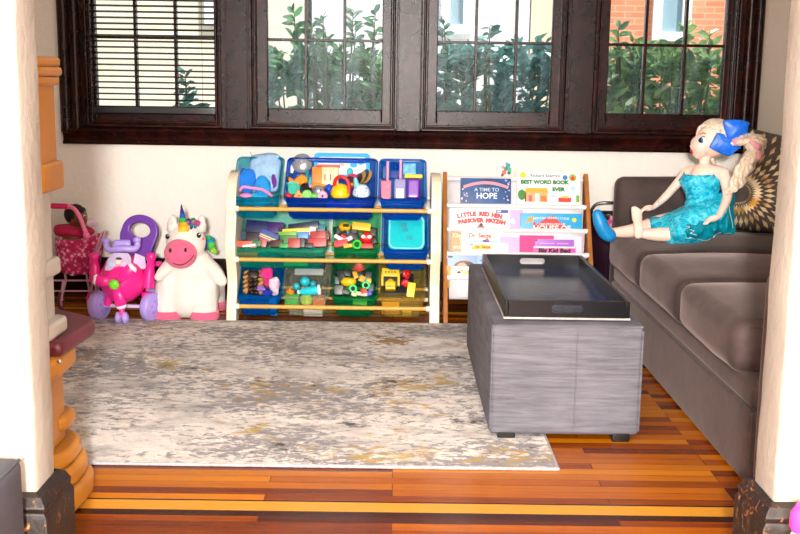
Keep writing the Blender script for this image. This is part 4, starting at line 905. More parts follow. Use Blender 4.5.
# ---- Hh: clear bin
k = 'Hh'
p = at(k, 312, 291.5, -.008); e = thing('toy_bottle', 'turquoise toy bottle with a white round end in the colourless bin', 'bottle', p)
pa, pb = at(k, 299, 292, -.01), at(k, 319, 290, -.004); dx = (pb-pa).normalized()
B().tube([pa, pa+dx*.012, pa+dx*.02, pb-dx*.01, pb], [.009, .012, .017, .02, .022], 18).make('bottle', PL((40, 204, 220)), e)
B().tube([pb-dx*.004, pb+dx*.007], [.0235, .0225], 20).make('bottle_end', PL((226, 238, 246)), e); B().tube([pa-dx*.006, pa+dx*.002], [.0095, .0095], 14).make('nozzle', PL((214, 240, 246)), e)
bulk('toy_orb', 'turquoise ball behind the toy bottle in the colourless bin', 'ball', k, 305, 281.5, .0215, (40, 190, 210), -.03)
bulk('toy_bead', 'smaller turquoise ball left of the larger one in the colourless bin', 'ball', k, 296.5, 286.5, .016, (44, 180, 196), -.03)
bulk('toy_pebble', 'teal knob right of the turquoise ball', 'toy', k, 313, 284, .014, (30, 170, 186), -.04)
toy('toy_leaf', 'orange crumpled toy at the left of the colourless bin', 'toy', cloth_blob(at(k, 290, 291.5, -.012), (.016, .012, .011), 2, .4), PL((240, 130, 30)), smooth=180)
bulk('toy_grape', 'yellow green ball in the middle front of the colourless bin', 'ball', k, 306.5, 299.5, .0255, (206, 226, 60), -.045)
blk('green_cube', 'bright green block at the left front of the colourless bin', 'block', 292, 299.5, 14, 10, .03, (40, 190, 70), (20, 0, 0), -.045)
blk('orange_cube', 'orange block at the right front of the colourless bin', 'block', 319, 300.5, 12, 9, .03, (240, 110, 50), (20, 0, 0), -.045)
blk('lilac_box', 'pale lilac box at the bottom of the colourless bin', 'box', 313, 312.5, 19, 7, .02, (226, 206, 232), (40, 0, 0), -.092)
blk('grey_box', 'grey box at the back wall of the colourless bin', 'box', 309, 272, 30, 7, .012, (176, 182, 182), (-40, 0, 0), -.07)
# ---- I: eyes
k = 'I'
for q, (a, b_, nm) in enumerate(((353, 288.7, 'lower left of two bright green rings with black centres'), (366, 285.3, 'upper right of two bright green rings with black centres'))):
    p = at(k, a, b_, -.006); e = thing('goggle_eye', nm, 'toy', p, 'green ring eyes in the green bin'); fr_ = frame((0, -.95, .3))
    B().tube([p+fr_ @ V((.0125*cos(c), .0125*sin(c), 0)) for c in [2*pi*s/20 for s in range(20)]], .006, 10, closed=True).make('ring', PL((60, 232, 130)), e, smooth=180)
    B().ball(p, .0105, 12).make('pupil', PL((14, 14, 14)), e, smooth=180)
bulk('toy_lemon', 'yellow toy hat behind the green rings', 'toy', k, 348.5, 282, (.034, .02, .02), (240, 196, 24), -.03)
blk('toy_camera', 'black toy block at the left front of the bottom green bin', 'toy', 339, 290, 10, 10, .025, (18, 18, 20), (-15, 0, 0), -.015)
for q, (a, b_, w, h, cc, nm, r) in enumerate(((358, 273.5, 10, 6, (14, 12, 12), 'dark toy wheel part at the back of the bottom green bin', 20), (355.5, 275, 4, 6, (236, 180, 30), 'amber toy part at the back of the bottom green bin', -20), (362, 279, 5, 5, (232, 170, 30), 'amber toy part between the green rings', 30), (368, 277, 6, 8, (44, 44, 50), 'grey toy part at the right of the bottom green bin', 10), (341, 275, 6, 8, (34, 38, 44), 'grey toy part at the left back of the bottom green bin', -25), (361.5, 294, 10, 3, (230, 190, 160), 'cream toy part at the front of the bottom green bin', 8), (368.5, 293.5, 6, 4, (60, 60, 190), 'violet toy part at the right front of the bottom green bin', -20), (354, 294.5, 5, 3, (220, 200, 150), 'beige toy part below the left green ring', 20), (369, 281, 4, 4, (236, 190, 40), 'small yellow toy part above the right green ring', 0), (360, 302.5, 12, 5, (240, 180, 30), 'yellow toy piece low in the bottom green bin', 5))):
    blk('toy_piece', nm, 'toy', a, b_, w*1.2, h*1.3, .016, cc, (-20, r, 0), -.02 if b_ < 300 else -.05)
for q, (a, b_, w, h, cc, nm, r, n_) in enumerate(((347, 273, 9, 7, (14, 14, 14), 'charcoal toy at the back middle of the bottom green bin', 12, -.05), (353, 279, 8, 6, (20, 20, 22), 'black toy behind the left green ring', -8, -.035), (371, 288, 6, 8, (30, 34, 60), 'dark blue toy at the right of the right green ring', 6, -.03), (346, 292, 8, 5, (26, 24, 24), 'black toy left of the lower green ring', 14, -.012), (364, 291, 6, 5, (200, 60, 50), 'red toy part below the right green ring', -22, -.012), (337, 281, 6, 8, (34, 70, 60), 'dark green toy at the left wall of the bottom green bin', 4, -.04))):
    blk('toy_bit', nm, 'toy', a, b_, w, h, .02, cc, (-20, r, 0), n_)
# ---- J: truck
k = 'J'
p = at(k, 390.5, 280, -.025); e = thing('toy_truck', 'yellow toy truck with a black grille standing in the straw coloured bin', 'truck', p); rt = (-25, 0, 0); Q = lambda x, y, z: RM(p, rt) @ V((x, y, z))
YEL = PL((244, 198, 20)); BLKT = PL((22, 22, 24))
B().rbox(Q(0, 0, .03), (m_(18), .035, m_(9)), .004, rt, n=2).make('cab_roof', YEL, e)
B().rbox(Q(0, .004, -.003), (m_(15.5), .03, .052), .003, rt, n=2).make('cab', BLKT, e)
for s in (-1, 1): B().rbox(Q(s*m_(8.4), -.006, 0), (m_(2.6), .02, .055), .003, rt, n=2).make('fender', YEL, e)
B().rbox(Q(0, -.012, -.03), (m_(10.5), .04, .036), .006, rt, n=3).make('bonnet', YEL, e)
B().lathe([(0, 0), (.013, 0), (.013, .008), (.008, .013), (0, .013)], Q(0, -.012, -.013), (0, -.4, .9), 16).make('stack', YEL, e)
B().box(Q(0, -.0325, -.035), (m_(6), .002, .003), rt).make('grille_line', BLKT, e, smooth=0)
for s in range(4): B().box(Q(-.02+s*.013, -.0185, .03), (.006, .002, .006), rt).make('cab_mark', BLKT, e, smooth=0)
toy('toy_robot', 'upper red toy figure at the right back of the straw coloured bin', 'toy', cloth_blob(at(k, 406.5, 274, -.03), (.018, .014, .02), 31, .35), PL((222, 26, 30)), smooth=180)
toy('toy_dragon', 'lower red toy figure behind the yellow bar in the straw coloured bin', 'toy', cloth_blob(at(k, 405.5, 283, -.025), (.017, .012, .016), 33, .35), PL((206, 20, 34)), smooth=180)
blk('yellow_bar', 'yellow toy bar standing at the right of the straw coloured bin', 'toy', 411, 290, 8, 15, .02, (244, 224, 30), (-20, 8, 0), -.01)
blk('yellow_block', 'yellow toy block at the bottom left of the straw coloured bin', 'block', 390.5, 308, 18, 12, .03, (240, 180, 20), (40, 0, 0), -.085)
blk('yellow_tile', 'yellow toy tile at the bottom right of the straw coloured bin', 'block', 407, 313, 9, 6, .01, (240, 226, 40), (40, 0, 0), -.1)
blk('black_crate', 'black toy crate at the back wall of the straw coloured bin', 'box', 397, 284, 34, 24, .012, (34, 34, 38), (-40, 0, 0), -.08)
# ================================================================== sling book rack
RK = thing('book_rack', 'wooden sling book rack with white fabric pockets between the shelf and sofa', 'book rack', (0.5, 4.55, 0))
OAK = M('oak_side', (178, 112, 52), 0.5, var=0.2, vscale=18); LIN = M('white_canvas', (238, 238, 244), 0.85, var=0.04, bump=0.3, bscale=260)
SL = 0.6          # the front edge leans back: Y = 4.36 + 0.6 z
def rp(px, py, off=0.0):
    """point on the rack's sloping front that shows here, off metres behind it"""
    return hit(px, py, (0, 4.36+off, 0), (0, 1, -SL))
def rz(py): return rp(520, py).z
RL, RR = 0.204, 0.838
zt = rz(176)
for x in (RL, RR-0.016):
    zt2 = zt+0.012
    poly = [(4.355, 0.0), (4.355+SL*zt2-0.012, zt2-0.012), (4.355+SL*zt2+0.004, zt2), (4.355+SL*zt2+0.022, zt2-0.012), (4.50+0.55*zt2*0.6, 0.28), (4.56, 0.0), (4.52, 0.0), (4.50, 0.03), (4.40, 0.03), (4.385, 0.0)]
    m = Matrix(((0, 0, 1, x+.008), (1, 0, 0, 0), (0, 1, 0, 0), (0, 0, 0, 1)))
    place(curve_plate([poly], 0.016, m, 0.001), 'side_panel', OAK, RK, smooth=30)
HEM = [rz(y) for y in (180.5, 206.5, 230.5, 254.5, 278.5)]
for k, z in enumerate(HEM):
    y = 4.36+SL*z+(.05 if k == 0 else 0)
    B().cyl((RL+.014, y, z), (RR-.014, y, z), 0.0105, n=12).make('hem', LIN, RK, smooth=60)
    for x, s in ((RL+.016, 1), (RR-.016, -1)): B().cyl((x, y, z), (x+s*.014, y, z), .011, n=12).make('rod_sleeve', LIN, RK, smooth=60)
    if k == 0: continue
    zu = HEM[k-1]; yu = 4.36+SL*zu+(.05 if k == 1 else 0)
    drop = 0.075 if k < 4 else 0.095
    prof = bez([(0, y, z), (0, y-.001, z-drop*.6), (0, y+.006, z-drop*.95), (0, y+.022, z-drop), (0, y+.036, z-drop*.9), (0, y+.05, z-drop*.3), (0, max(yu+.012, y+.06), zu-.004)], 4)
    n = len(prof)-1
    bb = B(); bb.grid(lambda u, v: (RL+.026+(RR-RL-.052)*u, prof[int(round(v*n))].y, prof[int(round(v*n))].z), 6, n)
    bb.make('pocket', LIN, RK, smooth=180, solid=0.0015, recalc=False)
# ------------------------------------------------------------------ books
class Book:
    def __init__(s, label, x0, x1, ytop, tier, color, depth=0.012, off=0.012, top_off=-0.012, tilt=0.0, nm='picture_book', mat=None):
        """a book whose visible upper edge is at row ytop and whose foot stands in pocket `tier`"""
        zb = HEM[tier]; yb = 4.36+SL*zb+off
        xb = [rp(x, 190+24*(tier-1)).x for x in (x0, x1)]
        zt_ = rz(ytop); foot = V(((xb[0]+xb[1])/2, yb, zb-0.045))
        pt = rp((x0+x1)/2, ytop, top_off); top = V((foot.x, pt.y, pt.z))
        up = (top-foot).normalized(); s.h = (top-foot).length; s.w = xb[1]-xb[0]
        n = up.cross(V((1, 0, 0))).normalized()
        if n.y > 0: n = -n
        s.fr = Matrix((V((1, 0, 0)), up, n)).transposed().to_4x4(); s.m = Matrix.Translation(foot) @ s.fr @ Matrix.Rotation(tilt, 4, 'Z')
        s.d = depth; s.e = thing(nm, label, 'book', foot, 'books in the fabric book rack')
        s.vis = (rz(ytop), HEM[tier])
        c = mat or M('cover_%02x%02x%02x' % tuple(color), color, 0.4, var=0.03)
        bb = B(); bb.rbox(s.m @ V((0, s.h/2, 0)), (s.w, s.h, depth), 0.0012, (s.m.to_3x3()), n=1); bb.make('cover', c, s.e, smooth=40)
        bb = B(); bb.box(s.m @ V((0, s.h/2+.0006, 0)), (s.w-.006, s.h-.0002, depth*.7), s.m.to_3x3()); bb.make('pages', M('book_pages', (240, 236, 224), .8), s.e, smooth=0)
        s.q = depth/2+0.0008; s.layer = 0
    def plate(s, name, rgb, pts, mat=None):
        s.layer += 1
        me = curve_plate([pts], 0.0004, s.m @ Matrix.Translation((0, 0, s.q+s.layer*.00025)))
        return place(me, name, mat or M('print_%02x%02x%02x' % tuple(rgb), rgb, .45), s.e, smooth=0)
    def text(s, body, size, x, y, rgb, rot=0, align='CENTER', bold=0.0, name='lettering', sx=1.0):
        s.layer += 1
        me = text_mesh(body, size, s.m @ Matrix.Translation((x, y, s.q+s.layer*.00025)) @ Matrix.Rotation(rot, 4, 'Z') @ Matrix.Diagonal((sx, 1, 1, 1)), align, 0.0003, bold)
        return place(me, name, M('print_%02x%02x%02x' % tuple(rgb), rgb, .45), s.e, smooth=0)
    def arctext(s, body, size, x, y, R, rgb, bold=0.0, spread=1.0):
        n = len(body)
        for k, ch in enumerate(body):
            if ch == ' ': continue
            a = ((n-1)/2-k)*size*.72*spread/R
            s.text(ch, size, x-R*sin(a), y+R*(cos(a)-1), rgb, a, bold=bold, name='letter')
def Yh(b, py):  # height up the cover of a picture row
    zt_ = rz(py); return b.h-(b.vis[0]-zt_)*b.h/(b.vis[0]-b.vis[1]+0.045)
SP = 1075/4.68
# tier 1
b = Book('deep blue book lettered A TIME TO HOPE under a pink banner', 460.5, 511, 178.5, 1, (14, 46, 96), mat=M('cover_night', (22, 84, 150), .4, var=.45, vscale=12))
ym = (Yh(b, 179)+Yh(b, 204))/2
arc = [(b.w*.44*t, Yh(b, 188)+.016*(1-t*t)*1.3) for t in [-1+k/8 for k in range(17)]]
b.plate('banner', (246, 150, 160), [(x, y+.0065) for x, y in arc]+[(x, y-.0065) for x, y in reversed(arc)])
b.text('A TIME TO', .0215, 0.004, Yh(b, 190.5), (196, 222, 240), bold=.0003, sx=1.05); b.text('HOPE', .036, 0.004, Yh(b, 197), (238, 244, 248), bold=.0006, sx=1.0)
rnd = random.Random(3)
for k in range(22):
    x = b.w*(.36+.12*rnd.random())*(-1 if k % 2 else 1); y = Yh(b, rnd.uniform(180, 203)); b.plate('blossom', (206, 214, 236) if k % 3 else (240, 170, 190), circ(.0022+.0022*rnd.random(), 7, x, y))
b = Book('white picture book lettered BEST WORD BOOK EVER in green', 517.5, 580.5, 171.5, 1, (246, 248, 248), .016, .018, -.004)
W = b.w
b.text("Richard Scarry's", .019, -.016, Yh(b, 176.3), (120, 122, 128), bold=.0004, sx=1.05); b.text('BEST WORD BOOK', .0225, -.018, Yh(b, 183), (20, 130, 56), bold=.0014, sx=1.06); b.text('EVER', .0225, .042, Yh(b, 190.2), (20, 130, 56), bold=.0014, sx=1.06)
b.plate('sun', (248, 216, 40), circ(.0135, 16, -W*.41, Yh(b, 176)))
b.plate('blue_spot', (30, 130, 210), circ(.011, 14, W*.26, Yh(b, 178))); b.plate('round_badge', (150, 200, 70), circ(.016, 18, W*.38, Yh(b, 178))); b.plate('badge_centre', (226, 60, 50), circ(.009, 14, W*.38, Yh(b, 178.5)))
def rect(x0, y0, x1, y1): return [(x0, y0), (x1, y0), (x1, y1), (x0, y1)]
b.plate('tree', (60, 140, 50), circ(.017, 16, -W*.43, Yh(b, 196), .024)); b.plate('trunk', (120, 60, 40), rect(-W*.385, Yh(b, 203), -W*.355, Yh(b, 192)))
b.plate('house_wall', (236, 180, 120), rect(-W*.36, Yh(b, 203), -W*.02, Yh(b, 192))); b.plate('house_roof', (220, 176, 50), [(-W*.38, Yh(b, 193.5)), (-W*.01, Yh(b, 193.5)), (-W*.03, Yh(b, 189)), (-W*.36, Yh(b, 189))])
b.plate('shop_window', (190, 224, 236), rect(-W*.22, Yh(b, 203), -W*.15, Yh(b, 194.5))); b.plate('shop_figure', (226, 90, 110), rect(-W*.32, Yh(b, 203), -W*.27, Yh(b, 196.5))); b.plate('shop_counter', (230, 130, 60), rect(-W*.13, Yh(b, 203), -W*.04, Yh(b, 197)))
b.plate('red_car', (222, 60, 44), rect(W*.15, Yh(b, 203), W*.35, Yh(b, 198.5))); b.plate('car_roof', (244, 190, 60), rect(W*.2, Yh(b, 199), W*.3, Yh(b, 197)))
b.plate('grass', (120, 180, 70), rect(W*.43, Yh(b, 203), W*.48, Yh(b, 196))); b.plate('cloud', (180, 224, 242), circ(.011, 14, W*.38, Yh(b, 189), .007)); b.plate('blue_vapour', (190, 220, 240), circ(.014, 14, W*.06, Yh(b, 197), .006))
# small booklet on top
p = P(505, 176, 4.76); e = thing('small_booklet', 'small colourful picture card standing on top of the book rack', 'card', p)
mm = RM(P(505.5, 170, 4.76), frame((0, -1, .15), (1, 0, 0))); w_, h_ = 15/SP, 17/SP
place(curve_plate([rect(-w_/2, -h_*.9, w_/2, h_/2)], .002, mm), 'card', M('card_cream', (240, 238, 228), .5), e)
for (x, y, r, cc) in ((.012, .02, .011, (40, 160, 150)), (.002, .006, .01, (20, 130, 140)), (.018, .002, .01, (60, 180, 140)), (.016, -.012, .009, (10, 120, 80)), (-.012, .012, .008, (240, 150, 150)), (-.006, -.01, .011, (236, 100, 60)), (-.014, -.022, .007, (120, 40, 30)), (.004, .028, .007, (110, 170, 210))):
    place(curve_plate([circ(r, 9, x, y)], .0004, mm @ Matrix.Translation((0, 0, .0015))), 'picture', M('print_%02x%02x%02x' % cc, cc, .5), e, smooth=0)
place(curve_plate([rect(-w_*.42, -h_*.6, w_/2, -h_*.4)], .0004, mm @ Matrix.Translation((0, 0, .0016))), 'yellow_band', M('print_yb', (242, 206, 116), .5), e, smooth=0)
# tier 2
b = Book('white book lettered LITTLE RED HEN PASSOVER MATZAH in red', 449.5, 509.5, 208.5, 2, (228, 242, 248))
b.arctext('LITTLE RED HEN', .024, -.002, Yh(b, 214.5), .4, (200, 20, 26), .0019, .8); b.arctext('PASSOVER MATZAH', .0235, .008, Yh(b, 221.3), .5, (200, 20, 26), .0019, .8)
b.plate('hen', (196, 40, 34), circ(.016, 14, .005, Yh(b, 229), .012)); b.plate('hen_head', (40, 26, 26), circ(.008, 12, .006, Yh(b, 226))); b.plate('blue_label', (40, 70, 170), rect(b.w*.27, Yh(b, 213.2), b.w*.47, Yh(b, 210))); b.plate('label_white', (236, 240, 248), rect(b.w*.29, Yh(b, 212.4), b.w*.35, Yh(b, 210.8)))
for (x, y) in ((-.42, 212), (-.41, 217), (-.3, 219), (-.28, 224), (.36, 222), (-.2, 211), (.2, 210.5)): b.plate('sprig', (120, 170, 160), circ(.004, 6, b.w*x, Yh(b, y), .0016))
b = Book('pale pink book with a white dot at the middle of the second pocket row', 503, 523, 210, 2, (246, 178, 222), .008, .03, .004)
b.plate('dot', (250, 232, 244), circ(.012, 16, .0, Yh(b, 222)))
b = Book('sky blue book with a big red house and the words HOUSE OF', 520, 581.5, 213.5, 2, (24, 168, 226)); W = b.w
b.plate('red_house', (222, 34, 36), [(-W*.27, Yh(b, 231)), (W*.28, Yh(b, 231)), (W*.27, Yh(b, 229)), (W*.02, Yh(b, 215.5)), (-W*.1, Yh(b, 219)), (-W*.27, Yh(b, 226.5))]); b.plate('red_chimney', (222, 34, 36), rect(-W*.29, Yh(b, 231), -W*.25, Yh(b, 222.5)))
b.text('HOUSE OF', .034, .004, Yh(b, 229), (246, 240, 236), bold=.0008); b.text('AMAZING POP-UP', .011, .004, Yh(b, 224.5), (246, 220, 216), bold=.0003, sx=1.25)
b.arctext('MODERN CONNOISSEUR', .0125, .0, Yh(b, 218.2), .9, (214, 236, 244), .0003, .95)
b.plate('yellow_sun', (248, 206, 30), circ(.0095, 16, W*.37, Yh(b, 220))); b.plate('orange_leaf', (240, 150, 40), [(-W*.41, Yh(b, 224)), (-W*.3, Yh(b, 222)), (-W*.29, Yh(b, 217)), (-W*.37, Yh(b, 217.5))]); b.plate('green_leaf', (90, 180, 80), circ(.007, 12, -W*.35, Yh(b, 219.5)))
# tier 3
b = Book('orange book at the left end of the third pocket row', 450, 490, 230.5, 3, (240, 128, 30), .008, .03, -.002, tilt=-.03)
b.text('King', .024, -b.w*.33, Yh(b, 236.5), (250, 214, 178), bold=.001); b.text('T', .026, -b.w*.24, Yh(b, 242.5), (250, 214, 178), bold=.001); b.text('and', .022, -b.w*.34, Yh(b, 249), (250, 214, 178), bold=.001)
b = Book('cream book lettered Dr. Seuss in red script', 461, 500.5, 231.5, 3, (240, 242, 228), .008, .02, -.010)
b.text('Dr. Seuss', .025, -.004, Yh(b, 236), (200, 40, 44), bold=.0008); b.plate('logo', (160, 160, 166), circ(.009, 14, b.w*.36, Yh(b, 236)))
b.plate('logo_inner', (236, 236, 230), circ(.007, 14, b.w*.36, Yh(b, 236))); b.plate('blue_band', (150, 206, 232), [(-b.w*.45, Yh(b, 244)), (b.w*.45, Yh(b, 243)), (b.w*.42, Yh(b, 241)), (-b.w*.4, Yh(b, 242)),]); b.plate('dark_hat', (60, 70, 150), circ(.016, 14, b.w*.13, Yh(b, 241.5), .006)); b.plate('red_hat', (220, 60, 50), circ(.006, 12, b.w*.16, Yh(b, 240)))
b = Book('low white book with yellow patch and red Dr. Seuss lettering in front', 468, 508, 242.5, 3, (238, 240, 238), .008, .008, -.016)
b.plate('yellow_patch', (244, 206, 40), [(-b.w*.42, Yh(b, 250)), (b.w*.05, Yh(b, 249.5)), (b.w*.1, Yh(b, 247)), (-b.w*.1, Yh(b, 244.5)), (-b.w*.4, Yh(b, 246))]); b.text('Dr. Seuss', .0165, -b.w*.14, Yh(b, 247.3), (210, 60, 30), bold=.0006); b.plate('blue_mark', (90, 140, 220), rect(-b.w*.47, Yh(b, 245.5), -b.w*.38, Yh(b, 244)))
b = Book('wide pink book with a magenta splash in the third pocket row', 501, 583, 228.5, 3, (248, 168, 216), .01, .034, .006); W = b.w
b.plate('pale_field', (248, 222, 240), rect(W*.1, 0.01, W*.49, b.h-.002)); b.plate('pink_arc', (246, 160, 212), circ(.075, 24, W*.17, .02, .085)); b.plate('magenta_splash', (240, 22, 130), roundrect(W*.42, b.h*1.0-.004, .03, 5, -W*.06, b.h*.5)); b.plate('pale_disc', (250, 226, 240), circ(.04, 24, W*.24, .012, .045))
b = Book('small purple book lying in front of the pink book', 534.5, 573.5, 239.5, 3, (166, 96, 206), .008, .016, -.010); b.plate('grey_corner', (60, 56, 50), circ(.005, 10, -b.w*.47, Yh(b, 240.5))); b.plate('lilac_words', (206, 160, 236), rect(-b.w*.38, Yh(b, 244.2), b.w*.0, Yh(b, 243))); b.plate('lilac_word', (206, 160, 236), rect(b.w*.06, Yh(b, 244.2), b.w*.36, Yh(b, 243)))
b = Book('low hot pink book lettered Big Kid Bed', 532.5, 574.5, 246.5, 3, (248, 92, 186), .01, .004, -.018); b.text('Big Kid Bed', .026, 0, Yh(b, 250.6), (40, 20, 34), bold=.0016, sx=1.12); b.plate('white_edge', (246, 236, 240), rect(-b.w*.5, Yh(b, 248), b.w*.49, b.h))
# tier 4
b = Book('blue picture book with a brown haired head in the lowest pocket', 446.5, 476.5, 255.5, 4, (146, 178, 226), .01, .02, -.008)
b.plate('hair', (130, 84, 60), circ(.05, 20, b.w*.1, Yh(b, 270), .036)); b.plate('dark_hair', (52, 36, 34), circ(.03, 16, b.w*.24, Yh(b, 268), .022)); b.plate('face', (226, 170, 140), circ(.022, 16, b.w*.02, Yh(b, 268), .018)); b.plate('dark_mark', (40, 40, 60), rect(-b.w*.45, Yh(b, 258), -b.w*.3, Yh(b, 256.2)))
b = Book('low white book with yellow lettering in the lowest pocket', 450.5, 473, 266.5, 4, (240, 240, 244), .01, .008, -.016); b.text('Today', .024, b.w*.22, Yh(b, 272.5), (226, 196, 30), bold=.001); b.plate('black_mark', (40, 40, 40), [(-b.w*.22, Yh(b, 274)), (-b.w*.05, Yh(b, 274)), (-b.w*.1, Yh(b, 271)), (-b.w*.2, Yh(b, 272))])
b.plate('grey_words', (190, 190, 200), rect(-b.w*.4, Yh(b, 269.2), b.w*.2, Yh(b, 268.4)))
b = Book('thin yellow and brown book at the left end of the lowest pocket', 446.3, 450.8, 266, 4, (200, 160, 60), .008, .01, -.014)
b = Book('blue comic book with dark marks behind the tray corner', 476.5, 515, 255.5, 4, (130, 170, 226), .008, .026, -.004); b.plate('dark_mark', (60, 50, 60), [(-b.w*.45, Yh(b, 262)), (-b.w*.2, Yh(b, 260)), (-b.w*.25, Yh(b, 257)), (-b.w*.3, Yh(b, 259))]); b.plate('tan_mark', (206, 150, 110), circ(.008, 10, -b.w*.3, Yh(b, 258)))
# ================================================================== unicorn hopper
WPL = M('white_plush', (236, 230, 222), 0.95, var=0.05, bump=0.5, bscale=260, Sheen_Weight=0.3)
PKP = M('pink_plush', (236, 100, 140), 0.95, var=0.06, bump=0.5, bscale=260, Sheen_Weight=0.3)
UY = 4.42
def U(px, py, dy=0.0): return P(px, py, UY+dy)
un = thing('unicorn_hopper', 'white plush unicorn hopper with pink muzzle and rainbow horn', 'plush unicorn', (U(190, 318).x, UY, 0))
UB = B()
hc = U(186, 242, -.03)
def limb(b, pts, rs, n=14):
    """tapering limb with rounded ends"""
    pp = bez(pts, 5); N = len(pp)-1; rr = []
    for i in range(N+1):
        t = i/N*(len(rs)-1); k = min(int(t), len(rs)-2); rr.append(rs[k]+(rs[k+1]-rs[k])*(t-k))
    b.tube(pp, rr, n); b.ball(pp[0], rr[0]*.98, n); b.ball(pp[-1], rr[-1]*.98, n)
UB.ball(U(190.5, 293, .02), (.122, .145, .115), 24); UB.ball(U(191.5, 279, .03), (.108, .135, .11), 24); UB.ball(U(188, 265, 0), (.088, .09, .09), 20); UB.ball(U(206, 282, .12), (.085, .09, .1), 20)
UB.ball(hc, (.082, .085, .08), 22); UB.ball(U(186, 235, -.02), (.074, .08, .062), 20)
x1, x2, x3 = U(170.5, 310).x, U(207, 310).x, U(190, 310).x
for x, y in ((x1, UY-.06), (x2, UY-.06), (x1+.02, UY+.13), (x2, UY+.13)): limb(UB, [(x*.8+x3*.2, y+.02, .13), (x, y, .03)], [.07, .056])
limb(UB, [U(178, 262, -.02), U(166, 269, -.08), U(158.5, 277, -.12)], [.05, .026, .018]); limb(UB, [U(200, 262, -.0), U(212, 270, -.05), U(221.5, 281, -.08)], [.05, .034, .024])
for v in UB.bm.verts: v.co.z = max(v.co.z, 0.0035)
bod = UB.make('body', WPL, un, remesh=0.006, smooth_it=3, smooth=180)
mz = U(180.6, 253.5, -.098)
B().ball(mz, (.067, .062, .062), 24).make('muzzle', PKP, un, smooth=180)
for px, py in ((170.3, 250.5), (185.5, 250)): B().ball(P(px, py, UY-.152), (.0055, .005, .0095), 10).make('nostril', M('black_thread', (26, 20, 24), .6), un)
MT = M('mouth_thread', (90, 20, 40), .6)
B().tube([hit(a, c, mz+V((0, -.06+.0015*abs(i-4)**1.6, 0)), (0, 1, 0)) for i, (a, c) in enumerate(((172, 262), (175, 264), (179, 265), (183, 264.5), (187, 262.5), (191, 259), (194, 255)))], .0018, 6).make('mouth', MT, un)
for px, py, dy in ((167.5, 236.5, -.092), (198.8, 235.3, -.09)):
    B().ball(U(px, py, dy), (.009, .009, .011), 12).make('eye', M('black_eye', (10, 10, 12), .15), un, smooth=180); B().ball(U(px+.6, py-1, dy-.009), .0025, 8).make('eye_glint', M('white_dot', (250, 250, 250), .3), un)
B().ball(U(203, 239, -.06), (.006, .004, .006), 10).make('cheek', PKP, un)
for (ax, ay, bx_, by_) in ((172.5, 229, 173, 214.5), (200.5, 229, 202, 214.5)):
    a, c = U(ax, ay+2, -.05), U(bx_, by_, -.05); e = B(); e.tube([a, a.lerp(c, .4), a.lerp(c, .8), c], [.024, .022, .014, .003], 14, flat=1.0); eo = e.make('ear', WPL, un, smooth=180)
    B().tube([a+V((0, -.013, .012)), a.lerp(c, .5)+V((0, -.0135, 0)), a.lerp(c, .85)+V((0, -.006, 0))], [.008, .0085, .003], 10).make('inner_ear', FB((244, 196, 206), .3), eo, smooth=180)
ha, hb = U(183.8, 231, -.085), U(181.3, 204.5, -.085); segs = [(250, 196, 40), (244, 160, 40), (60, 170, 60), (40, 90, 190), (60, 40, 140), (70, 40, 120)]
for k, cc in enumerate(segs):
    t0, t1 = k/6, (k+1)/6; r = lambda t: .021*(1-t)+.002
    p0, p1 = ha.lerp(hb, t0), ha.lerp(hb, t1); B().tube([p0, p0.lerp(p1, .5), p1], [r(t0), r((t0+t1)/2)*1.1, r(t1)], 14).make('horn_band', FB(cc, .3), un, smooth=60)
for k, (px, py, cc) in enumerate(((190, 224, (70, 50, 150)), (193, 219, (40, 150, 70)), (188, 219.5, (130, 60, 160)), (194, 223, (30, 130, 150)), (186, 226, (240, 180, 50)), (197, 221, (200, 60, 140)))):
    p = U(px, py, -.05-.006*k); B().tube(bez([p+V((-.01, -.02, -.01)), p, p+V((.012, -.02, -.004)), p+V((.008, -.03, -.016))], 4), .0055, 8).make('mane_lock', FB(cc, .3), un, smooth=180)
for k, (px, py, r, cc) in enumerate(((207.5, 246, .018, (70, 60, 170)), (209.5, 240.5, .019, (40, 150, 210)), (211.5, 246, .019, (70, 190, 80)), (213.5, 250.5, .016, (150, 206, 60)), (208.5, 237.5, .012, (50, 180, 110)))):
    B().ball(U(px, py, .12-.012*k), r, 12).crumple(.006, 60, k).make('tail_tuft', FB(cc, .3), un, smooth=180)
for i, (x, y) in enumerate(((x1, UY-.06), (x2, UY-.06), (x1+.02, UY+.13), (x2, UY+.13))):
    B().lathe([(0, .002), (.057, .002), (.0615, .012), (.061, .034), (.0595, .038), (0, .038)], (x, y, 0), n=26).make('hoof', PKP, un, smooth=60)
# ================================================================== pink ride-on plane
AY = 4.36
def A(px, py, dy=0.0): return P(px, py, AY+dy)
PKR = PL((240, 36, 142), .3); LAV = PL((172, 150, 228), .35); PUR = PL((104, 52, 160), .3); WHP = PL((244, 226, 236), .35)
pl = thing('ride_on_plane', 'pink ride-on toy plane with lavender wheels and purple push ring', 'ride-on toy', (A(124, 318).x, AY, 0))
fc = A(122, 282, -.04)
B().tube([A(124, 287, -.12), A(123.5, 285, -.10), A(123, 282, -.06), A(123, 279, 0), A(124, 277, .08), A(125, 276, .16), A(126, 276, .2)], [.03, .066, .088, .095, .09, .075, .05], 28).make('fuselage', PKR, pl, smooth=180)
B().rbox(A(123, 266, .03), (.13, .16, .08), .035, n=4).make('cowl', PKR, pl, smooth=180)
ws = B(); ws.prism([(-.058, -.04), (.05, -.04), (.044, .02), (.03, .038), (-.03, .038), (-.05, .01)], .008, RM(A(120, 262, -.075), frame((0, -.85, .5), (1, 0, 0)))); ws.make('windscreen', PL((196, 182, 214), .2), pl, bevel=.003)
mm = RM(A(120, 262, -.075), frame((0, -.85, .5), (1, 0, 0))) @ Matrix.Translation((-.004, -.002, .0088))
